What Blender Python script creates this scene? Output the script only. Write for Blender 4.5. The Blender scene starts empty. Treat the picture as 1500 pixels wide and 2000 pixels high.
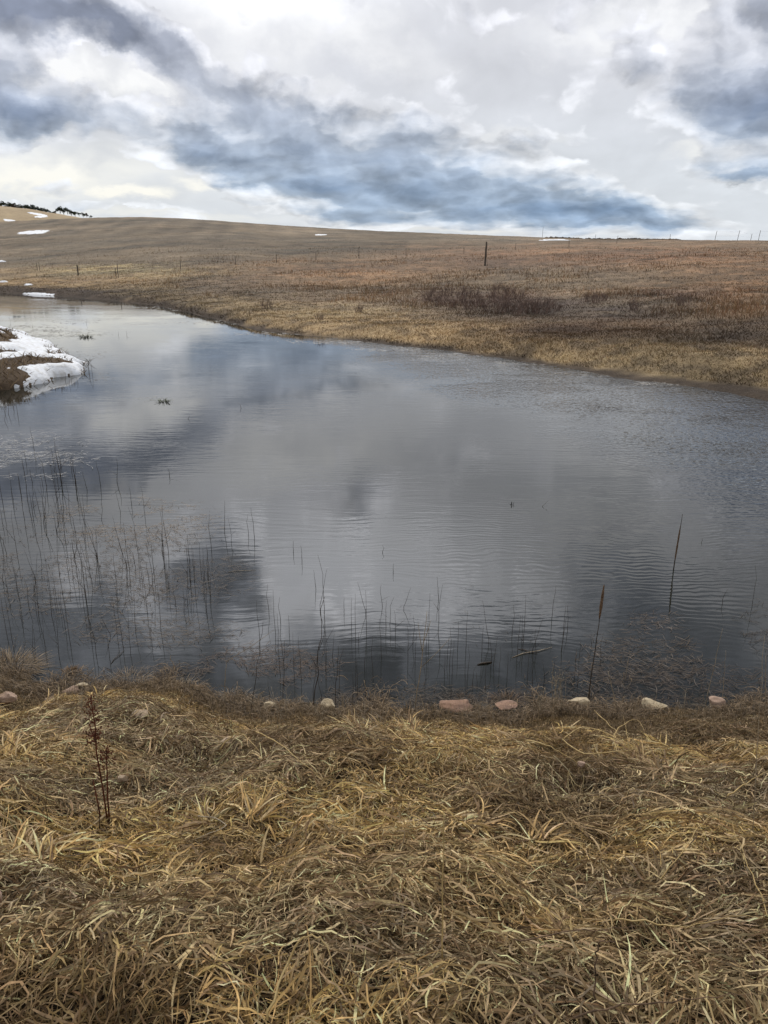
import bpy, math, random
import numpy as np
from mathutils import Vector

random.seed(7)
RS = np.random.RandomState(11)
R = math.radians
scene = bpy.context.scene
COL = scene.collection

# ------------------------------------------------------------------ camera
CAM_Z = 3.0
PITCH = R(18.4)
FPX = 1503.0                     # focal length in pixels of the 1500x2000 frame
cam_data = bpy.data.cameras.new('camera')
cam_data.sensor_fit = 'VERTICAL'
cam_data.sensor_height = 24.0
cam_data.lens = 24.0 * FPX / 2000.0
cam_data.clip_start = 0.05
cam_data.clip_end = 6000
cam = bpy.data.objects.new('camera', cam_data)
COL.objects.link(cam)
cam.location = (0, 0, CAM_Z)
cam.rotation_euler = (math.pi / 2 - PITCH, 0, 0)
scene.camera = cam
CP, SP = math.cos(PITCH), math.sin(PITCH)


def ray(px, py):
    """direction of the ray through a pixel of the 1500x2000 photograph"""
    a = (np.asarray(px, float) - 750) / FPX
    b = (1000 - np.asarray(py, float)) / FPX
    return a, CP + b * SP, -SP + b * CP


def project(x, y, z):
    d = y * CP - (z - CAM_Z) * SP
    d = np.where(d < 0.05, 0.05, d)
    up = y * SP + (z - CAM_Z) * CP
    return 750 + FPX * x / d, 1000 - FPX * up / d


def on_water(px, py):
    a, b, c = ray(px, py)
    k = CAM_Z / -c
    return a * k, b * k


# ------------------------------------------------------------------ view, world, sun
scene.view_settings.view_transform = 'Standard'
scene.view_settings.look = 'None'
scene.view_settings.gamma = 1
scene.view_settings.use_curve_mapping = False
scene.view_settings.exposure = 0.0
scene.render.engine = 'CYCLES'
SUN_EL, SUN_AZ = 46.0, -8.0      # degrees; azimuth from the view direction, minus is left
world = bpy.data.worlds.new('World')
scene.world = world
world.use_nodes = True


class NT:
    """small helper that writes node trees as expressions"""
    def __init__(s, tree):
        s.t = tree
        s.t.nodes.clear()

    def n(s, kind, **kw):
        node = s.t.nodes.new(kind)
        for k, v in kw.items():
            setattr(node, k, v)
        return node

    def put(s, sock, v):
        if isinstance(v, bpy.types.NodeSocket):
            s.t.links.new(v, sock)
        elif v is not None:
            if hasattr(sock, 'default_value'):
                try:
                    sock.default_value = v
                except Exception:
                    sock.default_value = (v[0], v[1], v[2], 1) if len(v) == 3 else v

    def m(s, op, a, b=None, c=None, clamp=False):
        node = s.n('ShaderNodeMath', operation=op, use_clamp=clamp)
        for i, v in enumerate((a, b, c)):
            if v is not None:
                s.put(node.inputs[i], v)
        return node.outputs[0]

    def vm(s, op, a, b=None, out=0):
        node = s.n('ShaderNodeVectorMath', operation=op)
        s.put(node.inputs[0], a)
        if b is not None:
            if op == 'SCALE':
                s.put(node.inputs[3], b)
            else:
                s.put(node.inputs[1], b)
        return node.outputs[out]

    def step(s, v, a, b, lo=0.0, hi=1.0, kind='SMOOTHSTEP'):
        node = s.n('ShaderNodeMapRange', interpolation_type=kind)
        node.clamp = True
        for i, q in enumerate((v, a, b, lo, hi)):
            s.put(node.inputs[i], q)
        return node.outputs[0]

    def mix(s, f, a, b, blend='MIX'):
        node = s.n('ShaderNodeMix', data_type='RGBA', blend_type=blend)
        s.put(node.inputs[0], f)
        s.put(node.inputs[6], a if isinstance(a, bpy.types.NodeSocket) else (*a, 1))
        s.put(node.inputs[7], b if isinstance(b, bpy.types.NodeSocket) else (*b, 1))
        return node.outputs[2]

    def comb(s, x, y, z=0.0):
        node = s.n('ShaderNodeCombineXYZ')
        for i, v in enumerate((x, y, z)):
            s.put(node.inputs[i], v)
        return node.outputs[0]

    def billow(s, vec, scale, detail=2.0, rough=0.5):
        node = s.n('ShaderNodeTexVoronoi', feature='F1', voronoi_dimensions='2D')
        s.put(node.inputs['Vector'], vec)
        node.inputs['Scale'].default_value = scale
        node.inputs['Detail'].default_value = detail
        node.inputs['Roughness'].default_value = rough
        node.normalize = True
        return node.outputs['Distance']

    def noise(s, vec, scale, detail=4, rough=0.5, lac=2.0, dist=0.0, out=0, flat=False):
        node = s.n('ShaderNodeTexNoise')
        if flat:
            node.noise_dimensions = '2D'
        s.put(node.inputs['Vector'], vec)
        node.inputs['Scale'].default_value = scale
        node.inputs['Detail'].default_value = detail
        node.inputs['Roughness'].default_value = rough
        node.inputs['Lacunarity'].default_value = lac
        node.inputs['Distortion'].default_value = dist
        return node.outputs[out]


def sky_uv(px, py, water=False):
    a, b, c = ray(px, py)
    if water:
        c = -c
    L = math.sqrt(a * a + b * b + c * c)
    return math.degrees(math.atan2(a, b)), math.degrees(math.asin(c / L))


def build_sky():
    W = NT(world.node_tree)
    out = W.n('ShaderNodeOutputWorld')
    bg = W.n('ShaderNodeBackground')
    W.t.links.new(bg.outputs[0], out.inputs[0])
    bg.inputs['Strength'].default_value = 0.1
    nis = W.n('ShaderNodeTexSky', sky_type='NISHITA')
    nis.sun_disc = False
    nis.sun_elevation = R(SUN_EL)
    nis.sun_rotation = R(SUN_AZ)
    nis.air_density = 1.0
    nis.dust_density = 2.0
    D = W.n('ShaderNodeTexCoord').outputs['Generated']
    sep = W.n('ShaderNodeSeparateXYZ')
    W.t.links.new(D, sep.inputs[0])
    x, y, z = sep.outputs
    u = W.m('MULTIPLY', W.m('ARCTAN2', x, y), 180 / math.pi)
    v = W.m('MULTIPLY', W.m('ARCSINE', z), 180 / math.pi)
    vc = W.m('MAXIMUM', v, -1.0)
    # stretched height: cloud features get flatter toward the horizon
    vl = W.m('ADD', W.m('MULTIPLY', W.m('LOGARITHM', W.m('ADD', vc, 3.0), math.e), 13.0), W.m('MULTIPLY', vc, 0.55))
    q = W.comb(u, vl, 0.0)                      # coordinates of cloud detail
    w1 = W.noise(W.vm('SCALE', q, 0.12), 1.0, 3, 0.55, out=1, flat=True)
    w2 = W.noise(W.vm('SCALE', q, 0.42), 1.0, 4, 0.6, out=1, flat=True)
    w1 = W.vm('SUBTRACT', w1, (0.5, 0.5, 0.5))
    w2 = W.vm('SUBTRACT', w2, (0.5, 0.5, 0.5))
    squash = W.step(vc, 0, 16, 0.28, 1.0, 'LINEAR')
    wv = W.vm('ADD', W.vm('SCALE', w1, 3.6), W.vm('SCALE', w2, 2.6))
    wv = W.vm('MULTIPLY', wv, W.comb(1.0, squash, 0.0))
    p0 = W.vm('ADD', W.comb(u, v, 0.0), wv)

    def blobs(p, lst):
        acc = None
        for b in lst:
            water = len(b) > 6
            px, py, rx, ry, rot, wt = b[:6]
            cu, cv = sky_uv(px, py, water)
            k = 57.3 / FPX * (0.93 if py < 800 and not water else 1.0)
            if water:
                rot = -rot
            mp = W.n('ShaderNodeMapping', vector_type='TEXTURE')
            pin = p
            if acc is not None:      # a hair of the running sum, so the nodes are evaluated one after another
                ma = W.n('ShaderNodeVectorMath', operation='MULTIPLY_ADD')
                W.put(ma.inputs[0], acc)
                ma.inputs[1].default_value = (1e-7, 1e-7, 1e-7)
                W.put(ma.inputs[2], p)
                pin = ma.outputs[0]
            W.put(mp.inputs['Vector'], pin)
            mp.inputs['Location'].default_value = (cu, cv, 0)
            mp.inputs['Rotation'].default_value = (0, 0, R(-rot))
            mp.inputs['Scale'].default_value = (rx * k, ry * k, 1)
            g = W.step(W.vm('LENGTH', mp.outputs[0], out=1), 0.0, 1.6, wt, 0.0)
            acc = g if acc is None else W.m('ADD', acc, g)
        return acc

    # thick cloud, in pixels of the photograph: x, y, half width, half height, tilt down to the right, weight
    thick = [
        (80, 10, 180, 60, 10, 1.0), (240, 62, 130, 50, 18, 0.95), (330, 90, 45, 30, 10, 0.4),
        (20, 180, 100, 70, 25, 0.9), (110, 212, 130, 38, 12, 0.9), (10, 120, 60, 30, 25, 0.4),
        (200, 285, 55, 22, 8, 0.45), (60, 262, 110, 20, 8, 0.35), (280, 192, 50, 22, 15, 0.3),
        (350, 140, 90, 34, 20, 0.55), (465, 188, 85, 46, 15, 0.8), (290, 235, 110, 30, 12, 0.5),
        (370, 260, 90, 34, 10, 0.6),
        (600, 232, 160, 50, 12, 0.85), (470, 240, 150, 44, 14, 0.6), (420, 290, 190, 50, 12, 0.8), (760, 285, 230, 60, 12, 0.75), (540, 300, 240, 36, 8, 0.5),
        (560, 355, 260, 40, 10, 0.8), (800, 370, 380, 56, 5, 1.0), (980, 325, 230, 56, 14, 0.65),
        (1080, 392, 280, 44, 8, 0.75), (900, 428, 380, 24, 3, 0.8), (1190, 410, 190, 26, 8, 0.5), (990, 290, 100, 34, 0, 0.4),
        (100, 375, 180, 22, 2, 0.42), (260, 408, 260, 8, 2, 0.4), (520, 405, 140, 9, 3, 0.4),
        (1330, 438, 170, 14, 2, 0.3),
        (1400, 150, 230, 70, 10, 0.55), (1500, 190, 150, 80, 8, 0.75),
        (1460, 325, 90, 28, 0, 0.85), (1700, 120, 200, 120, 0, 0.8), (1650, 330, 140, 40, 0, 0.7),
        (920, 25, 110, 30, 10, 0.3),
        (-250, 120, 220, 120, 20, 0.7),
        (750, 1350, 1200, 120, 0, 1.25, 1), (-300, 1050, 300, 200, 0, 0.7, 1), (1900, 1100, 350, 300, 0, 0.7, 1),
        # higher cloud, where the pond mirrors it: pixel of the mirror image
        (80, 930, 210, 60, -10, 1.3, 1), (420, 1130, 130, 110, 30, 1.35, 1), (250, 880, 90, 40, 0, 0.5, 1),
        (120, 1230, 280, 110, 0, 1.1, 1), (660, 950, 120, 60, 0, 0.45, 1), (750, 1330, 190, 80, 0, 0.8, 1), (560, 1240, 220, 60, 0, 0.35, 1), (280, 1350, 300, 60, 0, 0.7, 1),
        (1500, 930, 200, 80, -10, 1.2, 1), (1230, 1170, 170, 60, 10, 1.3, 1), (1300, 1320, 300, 110, 0, 1.1, 1),
        (900, 1150, 120, 60, 10, 0.25, 1), (1580, 1070, 110, 80, 0, 0.7, 1),
    ]
    bright = [
        (110, 120, 190, 40, 8, 1.0), (480, 70, 130, 90, 15, 0.8), (740, 85, 120, 40, 20, 0.7),
        (1400, 45, 200, 55, -5, 1.2), (1120, 70, 160, 40, 0, 0.6), (270, 380, 50, 13, 0, 2.0), (380, 365, 40, 9, 5, 0.8),
        (60, 345, 130, 30, 0, 0.6), (250, 420, 300, 8, 2, 0.5), (960, 452, 260, 8, 2, 0.5), (425, 222, 30, 14, 30, 0.6),
        (640, 190, 60, 18, 0, 0.5), (960, 262, 130, 14, 0, 0.5), (1440, 285, 90, 14, -5, 0.8), (560, 20, 180, 50, 0, 0.6),
        (1180, 1045, 190, 50, 12, 1.4, 1), (150, 660, 260, 50, 0, 0.7, 1), (330, 800, 150, 30, 0, 0.7, 1), (250, 970, 120, 40, 0, 0.4, 1), (820, 1020, 200, 120, 0, 0.25, 1),
    ]
    cores = [   # where the cloud is thickest, toward its flat underside
        (140, 60, 170, 34, 14, 0.5), (260, 88, 90, 22, 14, 0.5), (70, 225, 130, 24, 12, 0.65), (480, 210, 60, 20, 8, 0.3),
        (640, 290, 140, 26, 8, 0.5), (800, 385, 330, 26, 5, 0.5), (1100, 415, 220, 20, 5, 0.6), (420, 300, 120, 20, 8, 0.25),
        (1490, 215, 150, 36, 5, 0.7), (1340, 190, 110, 20, 10, 0.15), (1470, 345, 80, 12, 0, 0.6),
        (60, 930, 190, 40, -10, 0.7, 1), (420, 1120, 110, 70, 30, 0.7, 1), (1490, 910, 190, 50, -10, 0.7, 1),
        (1260, 1160, 200, 60, 10, 0.7, 1), (1300, 1320, 280, 90, 0, 0.6, 1), (700, 1350, 900, 90, 0, 0.7, 1), (120, 1250, 260, 90, 0, 0.6, 1),
    ]
    T0 = blobs(p0, thick)
    T1 = W.m('ADD', W.m('MULTIPLY', T0, 0.72), blobs(p0, cores))
    qa = W.vm('ADD', q, W.vm('SCALE', w1, 3.0))
    f0 = W.noise(qa, 0.20, 7, 0.5, flat=True)
    f1 = W.noise(W.vm('ADD', qa, (0.3, 1.3, 0.0)), 0.20, 7, 0.5, flat=True)
    g0 = W.noise(qa, 0.085, 3, 0.5, flat=True)
    qb = W.vm('ADD', q, W.vm('ADD', W.vm('SCALE', w1, 4.0), W.vm('SCALE', w2, 1.6)))
    b0 = W.billow(qb, 0.26, 2.0, 0.5)
    b1 = W.billow(W.vm('ADD', qb, (0.4, 1.2, 0.0)), 0.26, 2.0, 0.5)
    st = W.noise(W.vm('MULTIPLY', qa, (0.30, 1.5, 1.0)), 0.22, 5, 0.55)      # layers, seen edge on low in the sky
    low = W.noise(W.vm('ADD', q, (31, 7, 0)), 0.035, 2, 0.5, flat=True)
    lowk = W.m('MULTIPLY', W.m('SUBTRACT', low, 0.5), 0.7)
    lowsky = W.step(vc, 1.0, 13.0)               # 0 near the horizon, 1 high up
    stk = W.m('MULTIPLY', W.m('SUBTRACT', st, 0.5), W.step(vc, 4, 14, 1.7, 0.6))
    n0 = W.m('ADD', W.m('MULTIPLY', W.m('SUBTRACT', f0, 0.5), 1.2), W.m('MULTIPLY', W.m('SUBTRACT', g0, 0.5), 0.8))
    T = W.m('ADD', W.m('ADD', T0, n0), W.m('SUBTRACT', lowk, W.m('MULTIPLY', W.m('SUBTRACT', b0, 0.30), 1.4)))
    n1 = W.m('ADD', W.m('MULTIPLY', W.m('SUBTRACT', f1, 0.5), 1.2), W.m('MULTIPLY', W.m('SUBTRACT', g0, 0.5), 0.9))
    Ts = W.m('ADD', W.m('ADD', T1, n1), W.m('ADD', W.m('SUBTRACT', lowk, W.m('MULTIPLY', W.m('SUBTRACT', b1, 0.30), 1.3)), stk))
    cov = W.step(T, 0.12, 0.42)
    dark = W.step(Ts, 0.15, 2.1, 0, 1, 'LINEAR')
    dark = W.m('MULTIPLY', dark, W.step(T, 0.1, 0.75))
    relief = W.m('ADD', W.m('MULTIPLY', W.m('SUBTRACT', f0, f1), 1.0), W.m('MULTIPLY', W.m('SUBTRACT', b1, b0), 0.9))
    Bf = blobs(p0, bright)
    veil = W.mix(lowsky, (0.71, 0.76, 0.82), (0.70, 0.715, 0.765))
    veiln = W.m('ADD', 1.0, W.m('ADD', W.m('MULTIPLY', W.m('SUBTRACT', f1, 0.5), 0.35), W.m('MULTIPLY', W.m('SUBTRACT', g0, 0.5), 0.25)))
    veil = W.vm('SCALE', veil, veiln)
    white = W.mix(lowsky, (1.0, 0.985, 0.90), (0.98, 0.985, 1.0))
    # the cloud deck is brightest round the hidden sun, above the frame
    se, sa = R(SUN_EL), R(SUN_AZ)
    toward = W.vm('DOT_PRODUCT', D, (math.sin(sa) * math.cos(se), math.cos(sa) * math.cos(se), math.sin(se)), out=1)
    glow = W.step(toward, math.cos(R(33)), math.cos(R(16)), 1.0, 4.0)
    base = W.mix(W.m('MINIMUM', W.m('MULTIPLY', Bf, W.step(f0, 0.25, 0.6, 0.35, 1.0)), 1.0), veil, white)
    base = W.vm('SCALE', base, glow)
    deep = W.mix(lowsky, (0.17, 0.28, 0.45), (0.24, 0.275, 0.37))
    mid = W.mix(lowsky, (0.37, 0.485, 0.64), (0.49, 0.52, 0.60))
    edge = W.mix(lowsky, (0.76, 0.80, 0.85), (0.80, 0.81, 0.86))
    edge = W.vm('SCALE', edge, glow)
    mid = W.vm('SCALE', mid, W.m('ADD', 0.6, W.m('MULTIPLY', glow, 0.4)))
    c = W.mix(W.step(dark, 0.0, 0.42, 0, 1, 'LINEAR'), edge, mid)
    c = W.mix(W.step(dark, 0.35, 1.0, 0, 1, 'LINEAR'), c, deep)
    c = W.vm('SCALE', c, W.m('ADD', 1.0, relief))
    col = W.mix(cov, base, c)
    col = W.vm('SCALE', col, 10.0)
    col = W.mix(0.93, nis.outputs[0], col)
    # ground haze below the horizon line
    col = W.mix(W.step(v, -3.0, -0.5), (1.6, 1.4, 1.1), col)
    W.put(bg.inputs['Color'], col)


build_sky()
world.cycles.sampling_method = 'MANUAL'
world.cycles.sample_map_resolution = 512

sun_d = bpy.data.lights.new('sun', 'SUN')
sun_d.energy = 1.15
sun_d.angle = R(14)
sun_d.color = (1.0, 0.95, 0.87)
sun = bpy.data.objects.new('sun', sun_d)
COL.objects.link(sun)
sun.location = (0, 0, 60)
sdir = Vector((math.sin(R(SUN_AZ)) * math.cos(R(SUN_EL)), math.cos(R(SUN_AZ)) * math.cos(R(SUN_EL)), math.sin(R(SUN_EL))))
sun.rotation_euler = sdir.to_track_quat('Z', 'Y').to_euler()


# ------------------------------------------------------------------ noise and helpers
def _hash(ix, iy, seed):
    n = (ix.astype(np.int64) * 374761393 + iy.astype(np.int64) * 668265263 + seed * 974634777) & 0xFFFFFFFF
    n = ((n ^ (n >> 13)) * 1274126177) & 0xFFFFFFFF
    n = n ^ (n >> 16)
    return (n & 0xFFFFFF) / float(0xFFFFFF)


def vnoise(x, y, seed=0):
    x = np.asarray(x, float)
    y = np.asarray(y, float)
    ix, iy = np.floor(x), np.floor(y)
    fx, fy = x - ix, y - iy
    fx = fx * fx * (3 - 2 * fx)
    fy = fy * fy * (3 - 2 * fy)
    a = _hash(ix, iy, seed)
    b = _hash(ix + 1, iy, seed)
    c = _hash(ix, iy + 1, seed)
    d = _hash(ix + 1, iy + 1, seed)
    return (a + (b - a) * fx) * (1 - fy) + (c + (d - c) * fx) * fy


def fbm(x, y, seed=0, octv=4, gain=0.5):
    s, amp, tot = 0, 1.0, 0.0
    for o in range(octv):
        s = s + amp * vnoise(x * 2 ** o + 17.3 * o, y * 2 ** o - 9.1 * o, seed + o * 13)
        tot += amp
        amp *= gain
    return s / tot


def sm(v, a, b):
    t = np.clip((v - a) / (b - a), 0, 1)
    return t * t * (3 - 2 * t)


ONES = ['', 'first', 'second', 'third', 'fourth', 'fifth', 'sixth', 'seventh', 'eighth', 'ninth', 'tenth', 'eleventh', 'twelfth', 'thirteenth',
        'fourteenth', 'fifteenth', 'sixteenth', 'seventeenth', 'eighteenth', 'nineteenth']


def ordinal(n):
    if n < 20:
        return ONES[n]
    t = {2: 'twent', 3: 'thirt', 4: 'fort', 5: 'fift', 6: 'sixt', 7: 'sevent'}[n // 10]
    return t + 'ieth' if n % 10 == 0 else t + 'y-' + ONES[n % 10]


# ------------------------------------------------------------------ terrain
FAR_SHORE = [(-500, 562), (-150, 568), (0, 572), (100, 578), (200, 585), (300, 597), (400, 620), (500, 643), (600, 657),
             (700, 668), (800, 680), (900, 690), (1000, 703), (1100, 718), (1200, 733), (1300, 745), (1400, 760),
             (1500, 776), (1700, 812), (2100, 905)]
_fx, _fy = on_water([p[0] for p in FAR_SHORE], [p[1] for p in FAR_SHORE])
FS_AZ = np.degrees(np.arctan2(_fx, _fy))
FS_R = np.hypot(_fx, _fy)
CREST = [(-500, 442, 330, 1.7), (0, 433, 330, 1.7), (100, 428, 320, 1.6), (190, 424.5, 310, 1.55), (280, 423.5, 300, 1.5),
         (370, 427, 300, 1.45), (550, 440, 290, 1.4), (750, 451.5, 270, 1.3), (950, 459, 240, 1.15), (1060, 464, 215, 1.05),
         (1150, 467, 190, 1.0), (1320, 468, 150, 0.95), (1500, 469.5, 130, 0.9), (1900, 462, 130, 0.9)]
_ca, _cb, _cc = ray([c[0] for c in CREST], [c[1] for c in CREST])
CR_AZ = np.degrees(np.arctan2(_ca, _cb))
CR_R = np.array([c[2] for c in CREST], float)
CR_Z = CAM_Z + CR_R * _cc / np.hypot(_ca, _cb)
CR_P = np.array([c[3] for c in CREST], float)
NEAR_SHORE = [(-900, 1105), (-300, 1215), (0, 1290), (60, 1335), (120, 1352), (180, 1357), (215, 1338), (300, 1328), (370, 1338),
              (430, 1365), (480, 1383), (700, 1386), (1000, 1390), (1300, 1388), (1500, 1384), (1800, 1375), (2600, 1340)]
NS_X, NS_Y = on_water([p[0] for p in NEAR_SHORE], [p[1] for p in NEAR_SHORE])
PEN = [(-500, 860), (-200, 800), (-60, 772), (0, 762), (60, 757), (110, 746), (145, 734), (163, 720), (160, 710), (135, 697),
       (90, 678), (40, 660), (0, 645), (-100, 618), (-250, 596), (-700, 590)]
PX_, PY_ = on_water([p[0] for p in PEN], [p[1] for p in PEN])
PEN_XY = np.stack([PX_, PY_], 1)


def pen_dist(x, y):
    """positive inside the left headland: distance to its waterline"""
    shape = x.shape
    x = x.ravel()
    y = y.ravel()
    res = np.full(x.shape, -50.0)
    near = (x < -2) & (y > 8) & (y < 75) & (x > -60)
    xs, ys = x[near], y[near]
    xs = xs + (vnoise(xs * 1.3, ys * 1.3, 5) - 0.5) * 0.7
    ys = ys + (vnoise(xs * 1.1, ys * 1.1, 6) - 0.5) * 0.9
    d = np.full(xs.shape, 1e9)
    inside = np.zeros(xs.shape, bool)
    n = len(PEN_XY)
    for i in range(n):
        x0, y0 = PEN_XY[i]
        x1, y1 = PEN_XY[(i + 1) % n]
        dx, dy = x1 - x0, y1 - y0
        t = np.clip(((xs - x0) * dx + (ys - y0) * dy) / (dx * dx + dy * dy), 0, 1)
        d = np.minimum(d, np.hypot(xs - x0 - t * dx, ys - y0 - t * dy))
        cond = (y0 > ys) != (y1 > ys)
        with np.errstate(divide='ignore', invalid='ignore'):
            xi = (x1 - x0) * (ys - y0) / (y1 - y0) + x0
        inside ^= cond & (xs < xi)
    res[near] = np.where(inside, d, -d)
    return res.reshape(shape)


def H(x, y, fine=True):
    x = np.asarray(x, float)
    y = np.asarray(y, float)
    r = np.hypot(x, y)
    az = np.degrees(np.arctan2(x, y))
    # far side of the pond
    rf = np.interp(az, FS_AZ, FS_R)
    rf = rf * (1 + 0.05 * (fbm(az * 0.22, az * 0 + 3, 3, 4) - 0.5)) + 1.5 * (fbm(x * 0.45, y * 0.45, 8, 4, 0.6) - 0.5)
    rc = np.interp(az, CR_AZ, CR_R)
    zc = np.interp(az, CR_AZ, CR_Z)
    pw = np.interp(az, CR_AZ, CR_P)
    d = r - rf
    s = np.clip(d / (rc - rf), 0, 1)
    bank = 0.34 * sm(d, -0.3, 2.6)
    zf = bank + (zc - 0.34) * s ** pw
    zf = zf + (fbm(x / 22, y / 22, 21, 3) - 0.5) * 1.0 * sm(d, 4, 40) * (1 - 0.8 * sm(s, 0.7, 1.0))
    # a gentle fold: the fence line runs along the near lip
    over = np.clip(r - rc, 0, None)
    zf = zf - 0.035 * over * sm(over, 0, 60)
    zf = np.where(over > 0, np.maximum(zf, zc - 14), zf)
    zf = np.where(d < 0, np.maximum(0.16 * d, -0.7), zf)
    behind = np.clip((150 - np.abs(az)) / 40, 0, 1)
    zf = zf * behind - (1 - behind) * 0.7
    # near bank
    yn = np.interp(x, NS_X, NS_Y)
    yn = yn + 0.34 * (fbm(x * 2.7, y * 0 + 1.5, 31, 4, 0.6) - 0.5)
    dn = yn - y
    zn = np.interp(dn, [-8, -3, 0, 0.25, 1.0, 2.0, 3.4, 5.0, 9, 60, 400], [-0.7, -0.5, 0.0, 0.09, 0.42, 0.86, 1.38, 1.5, 1.5, 1.0, 1.0])
    # headland at the left
    pd = pen_dist(x, y)
    zp = np.where(pd > 0, 0.10 * sm(pd, 0, 0.3) + 1.7 * (1 - np.exp(-pd * 0.25)), -0.7)
    zp = np.where(pd > -2, np.maximum(zp, 0.3 * np.minimum(pd, 0) - 0.01), zp)
    z = np.maximum(np.maximum(zf, zn), np.where(pd > 0, zp, -5))
    if fine:
        land = sm(z, 0.02, 0.3)
        k = sm(r, 8, 14)
        z = z + land * k * (0.30 * (fbm(x / 1.7, y / 1.7, 41, 4, 0.6) - 0.5) * (1 - 0.6 * sm(r, 60, 160)))
        z = z + land * sm(r, 60, 120) * 0.5 * (fbm(x / 9, y / 9, 44, 3, 0.6) - 0.5) * (1 - sm(s, .85, 1))
        z = z + land * (1 - k) * (0.09 * (fbm(x / 0.35, y / 0.35, 51, 3) - 0.5))
    return z


def hit(px, py, rmax=400, over=None):
    """where the ray through a pixel meets the ground or the water"""
    a, b, c = ray(px, py)
    t = np.concatenate([np.linspace(0.6, 30, 3000), np.geomspace(30.05, rmax, 5000)])
    xs, ys, zs = a * t, b * t, CAM_Z + c * t
    hz = np.maximum(H(xs, ys), 0.0)
    if over is not None:
        hz = hz + mat_height(xs, ys) * (ys < 7) + over
    below = np.nonzero(zs <= hz)[0]
    if len(below) == 0:
        g = zs - hz
        i = int(np.argmin(g[len(g) // 3:])) + len(g) // 3
    else:
        i = below[0]
    return float(xs[i]), float(ys[i]), float(hz[i])


# ------------------------------------------------------------------ mesh helpers
def mesh_from(name, V, F, smooth=True, cols=None, attr='Col'):
    """V (n,3) array, F (m,3) or (m,4) array"""
    me = bpy.data.meshes.new(name)
    V = np.asarray(V, np.float32)
    F = np.asarray(F, np.int32)
    k = F.shape[1]
    me.vertices.add(len(V))
    me.vertices.foreach_set('co', V.ravel())
    me.loops.add(F.size)
    me.loops.foreach_set('vertex_index', F.ravel())
    me.polygons.add(len(F))
    me.polygons.foreach_set('loop_start', np.arange(0, F.size, k, dtype=np.int32))
    me.polygons.foreach_set('loop_total', np.full(len(F), k, np.int32))
    me.polygons.foreach_set('use_smooth', np.full(len(F), smooth))
    me.update(calc_edges=True)
    me.validate()
    if cols is not None:
        at = me.color_attributes.new(attr, 'FLOAT_COLOR', 'POINT')
        c4 = np.ones((len(V), 4), np.float32)
        c4[:, :3] = cols
        at.data.foreach_set('color', c4.ravel())
    return me


def link(name, me, mat=None, parent=None, loc=None):
    o = bpy.data.objects.new(name, me)
    COL.objects.link(o)
    if mat is not None and len(me.materials) == 0:
        me.materials.append(mat)
    if parent is not None:
        o.parent = parent
    if loc is not None:
        o.location = loc
    return o


def tag(o, label=None, cat=None, group=None, kind=None):
    if label:
        o['label'] = label
    if cat:
        o['category'] = cat
    if group:
        o['group'] = group
    if kind:
        o['kind'] = kind
    return o


def empty(name, loc, rz=0.0):
    o = bpy.data.objects.new(name, None)
    o.empty_display_size = 0.2
    COL.objects.link(o)
    o.location = loc
    o.rotation_euler = (0, 0, rz)
    return o


def copy_tree(o, parent=None):
    c = o.copy()
    COL.objects.link(c)
    c.parent = parent
    for ch in o.children:
        copy_tree(ch, c)
    return c


def ribbons(P, W, S, cols):
    """P (n,k,3) centre lines, W (n,k) half widths, S (n,k,3) side vectors, cols (n,3) -> V, F, C"""
    n, k, _ = P.shape
    V = np.empty((n, k, 2, 3), np.float32)
    V[:, :, 0] = P - S * W[..., None]
    V[:, :, 1] = P + S * W[..., None]
    base = (np.arange(n) * k * 2)[:, None] + (np.arange(k - 1) * 2)[None]
    F = np.stack([base, base + 1, base + 3, base + 2], -1).reshape(-1, 4)
    C = np.repeat(cols, k * 2, axis=0)
    return V.reshape(-1, 3), F, C


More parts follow.
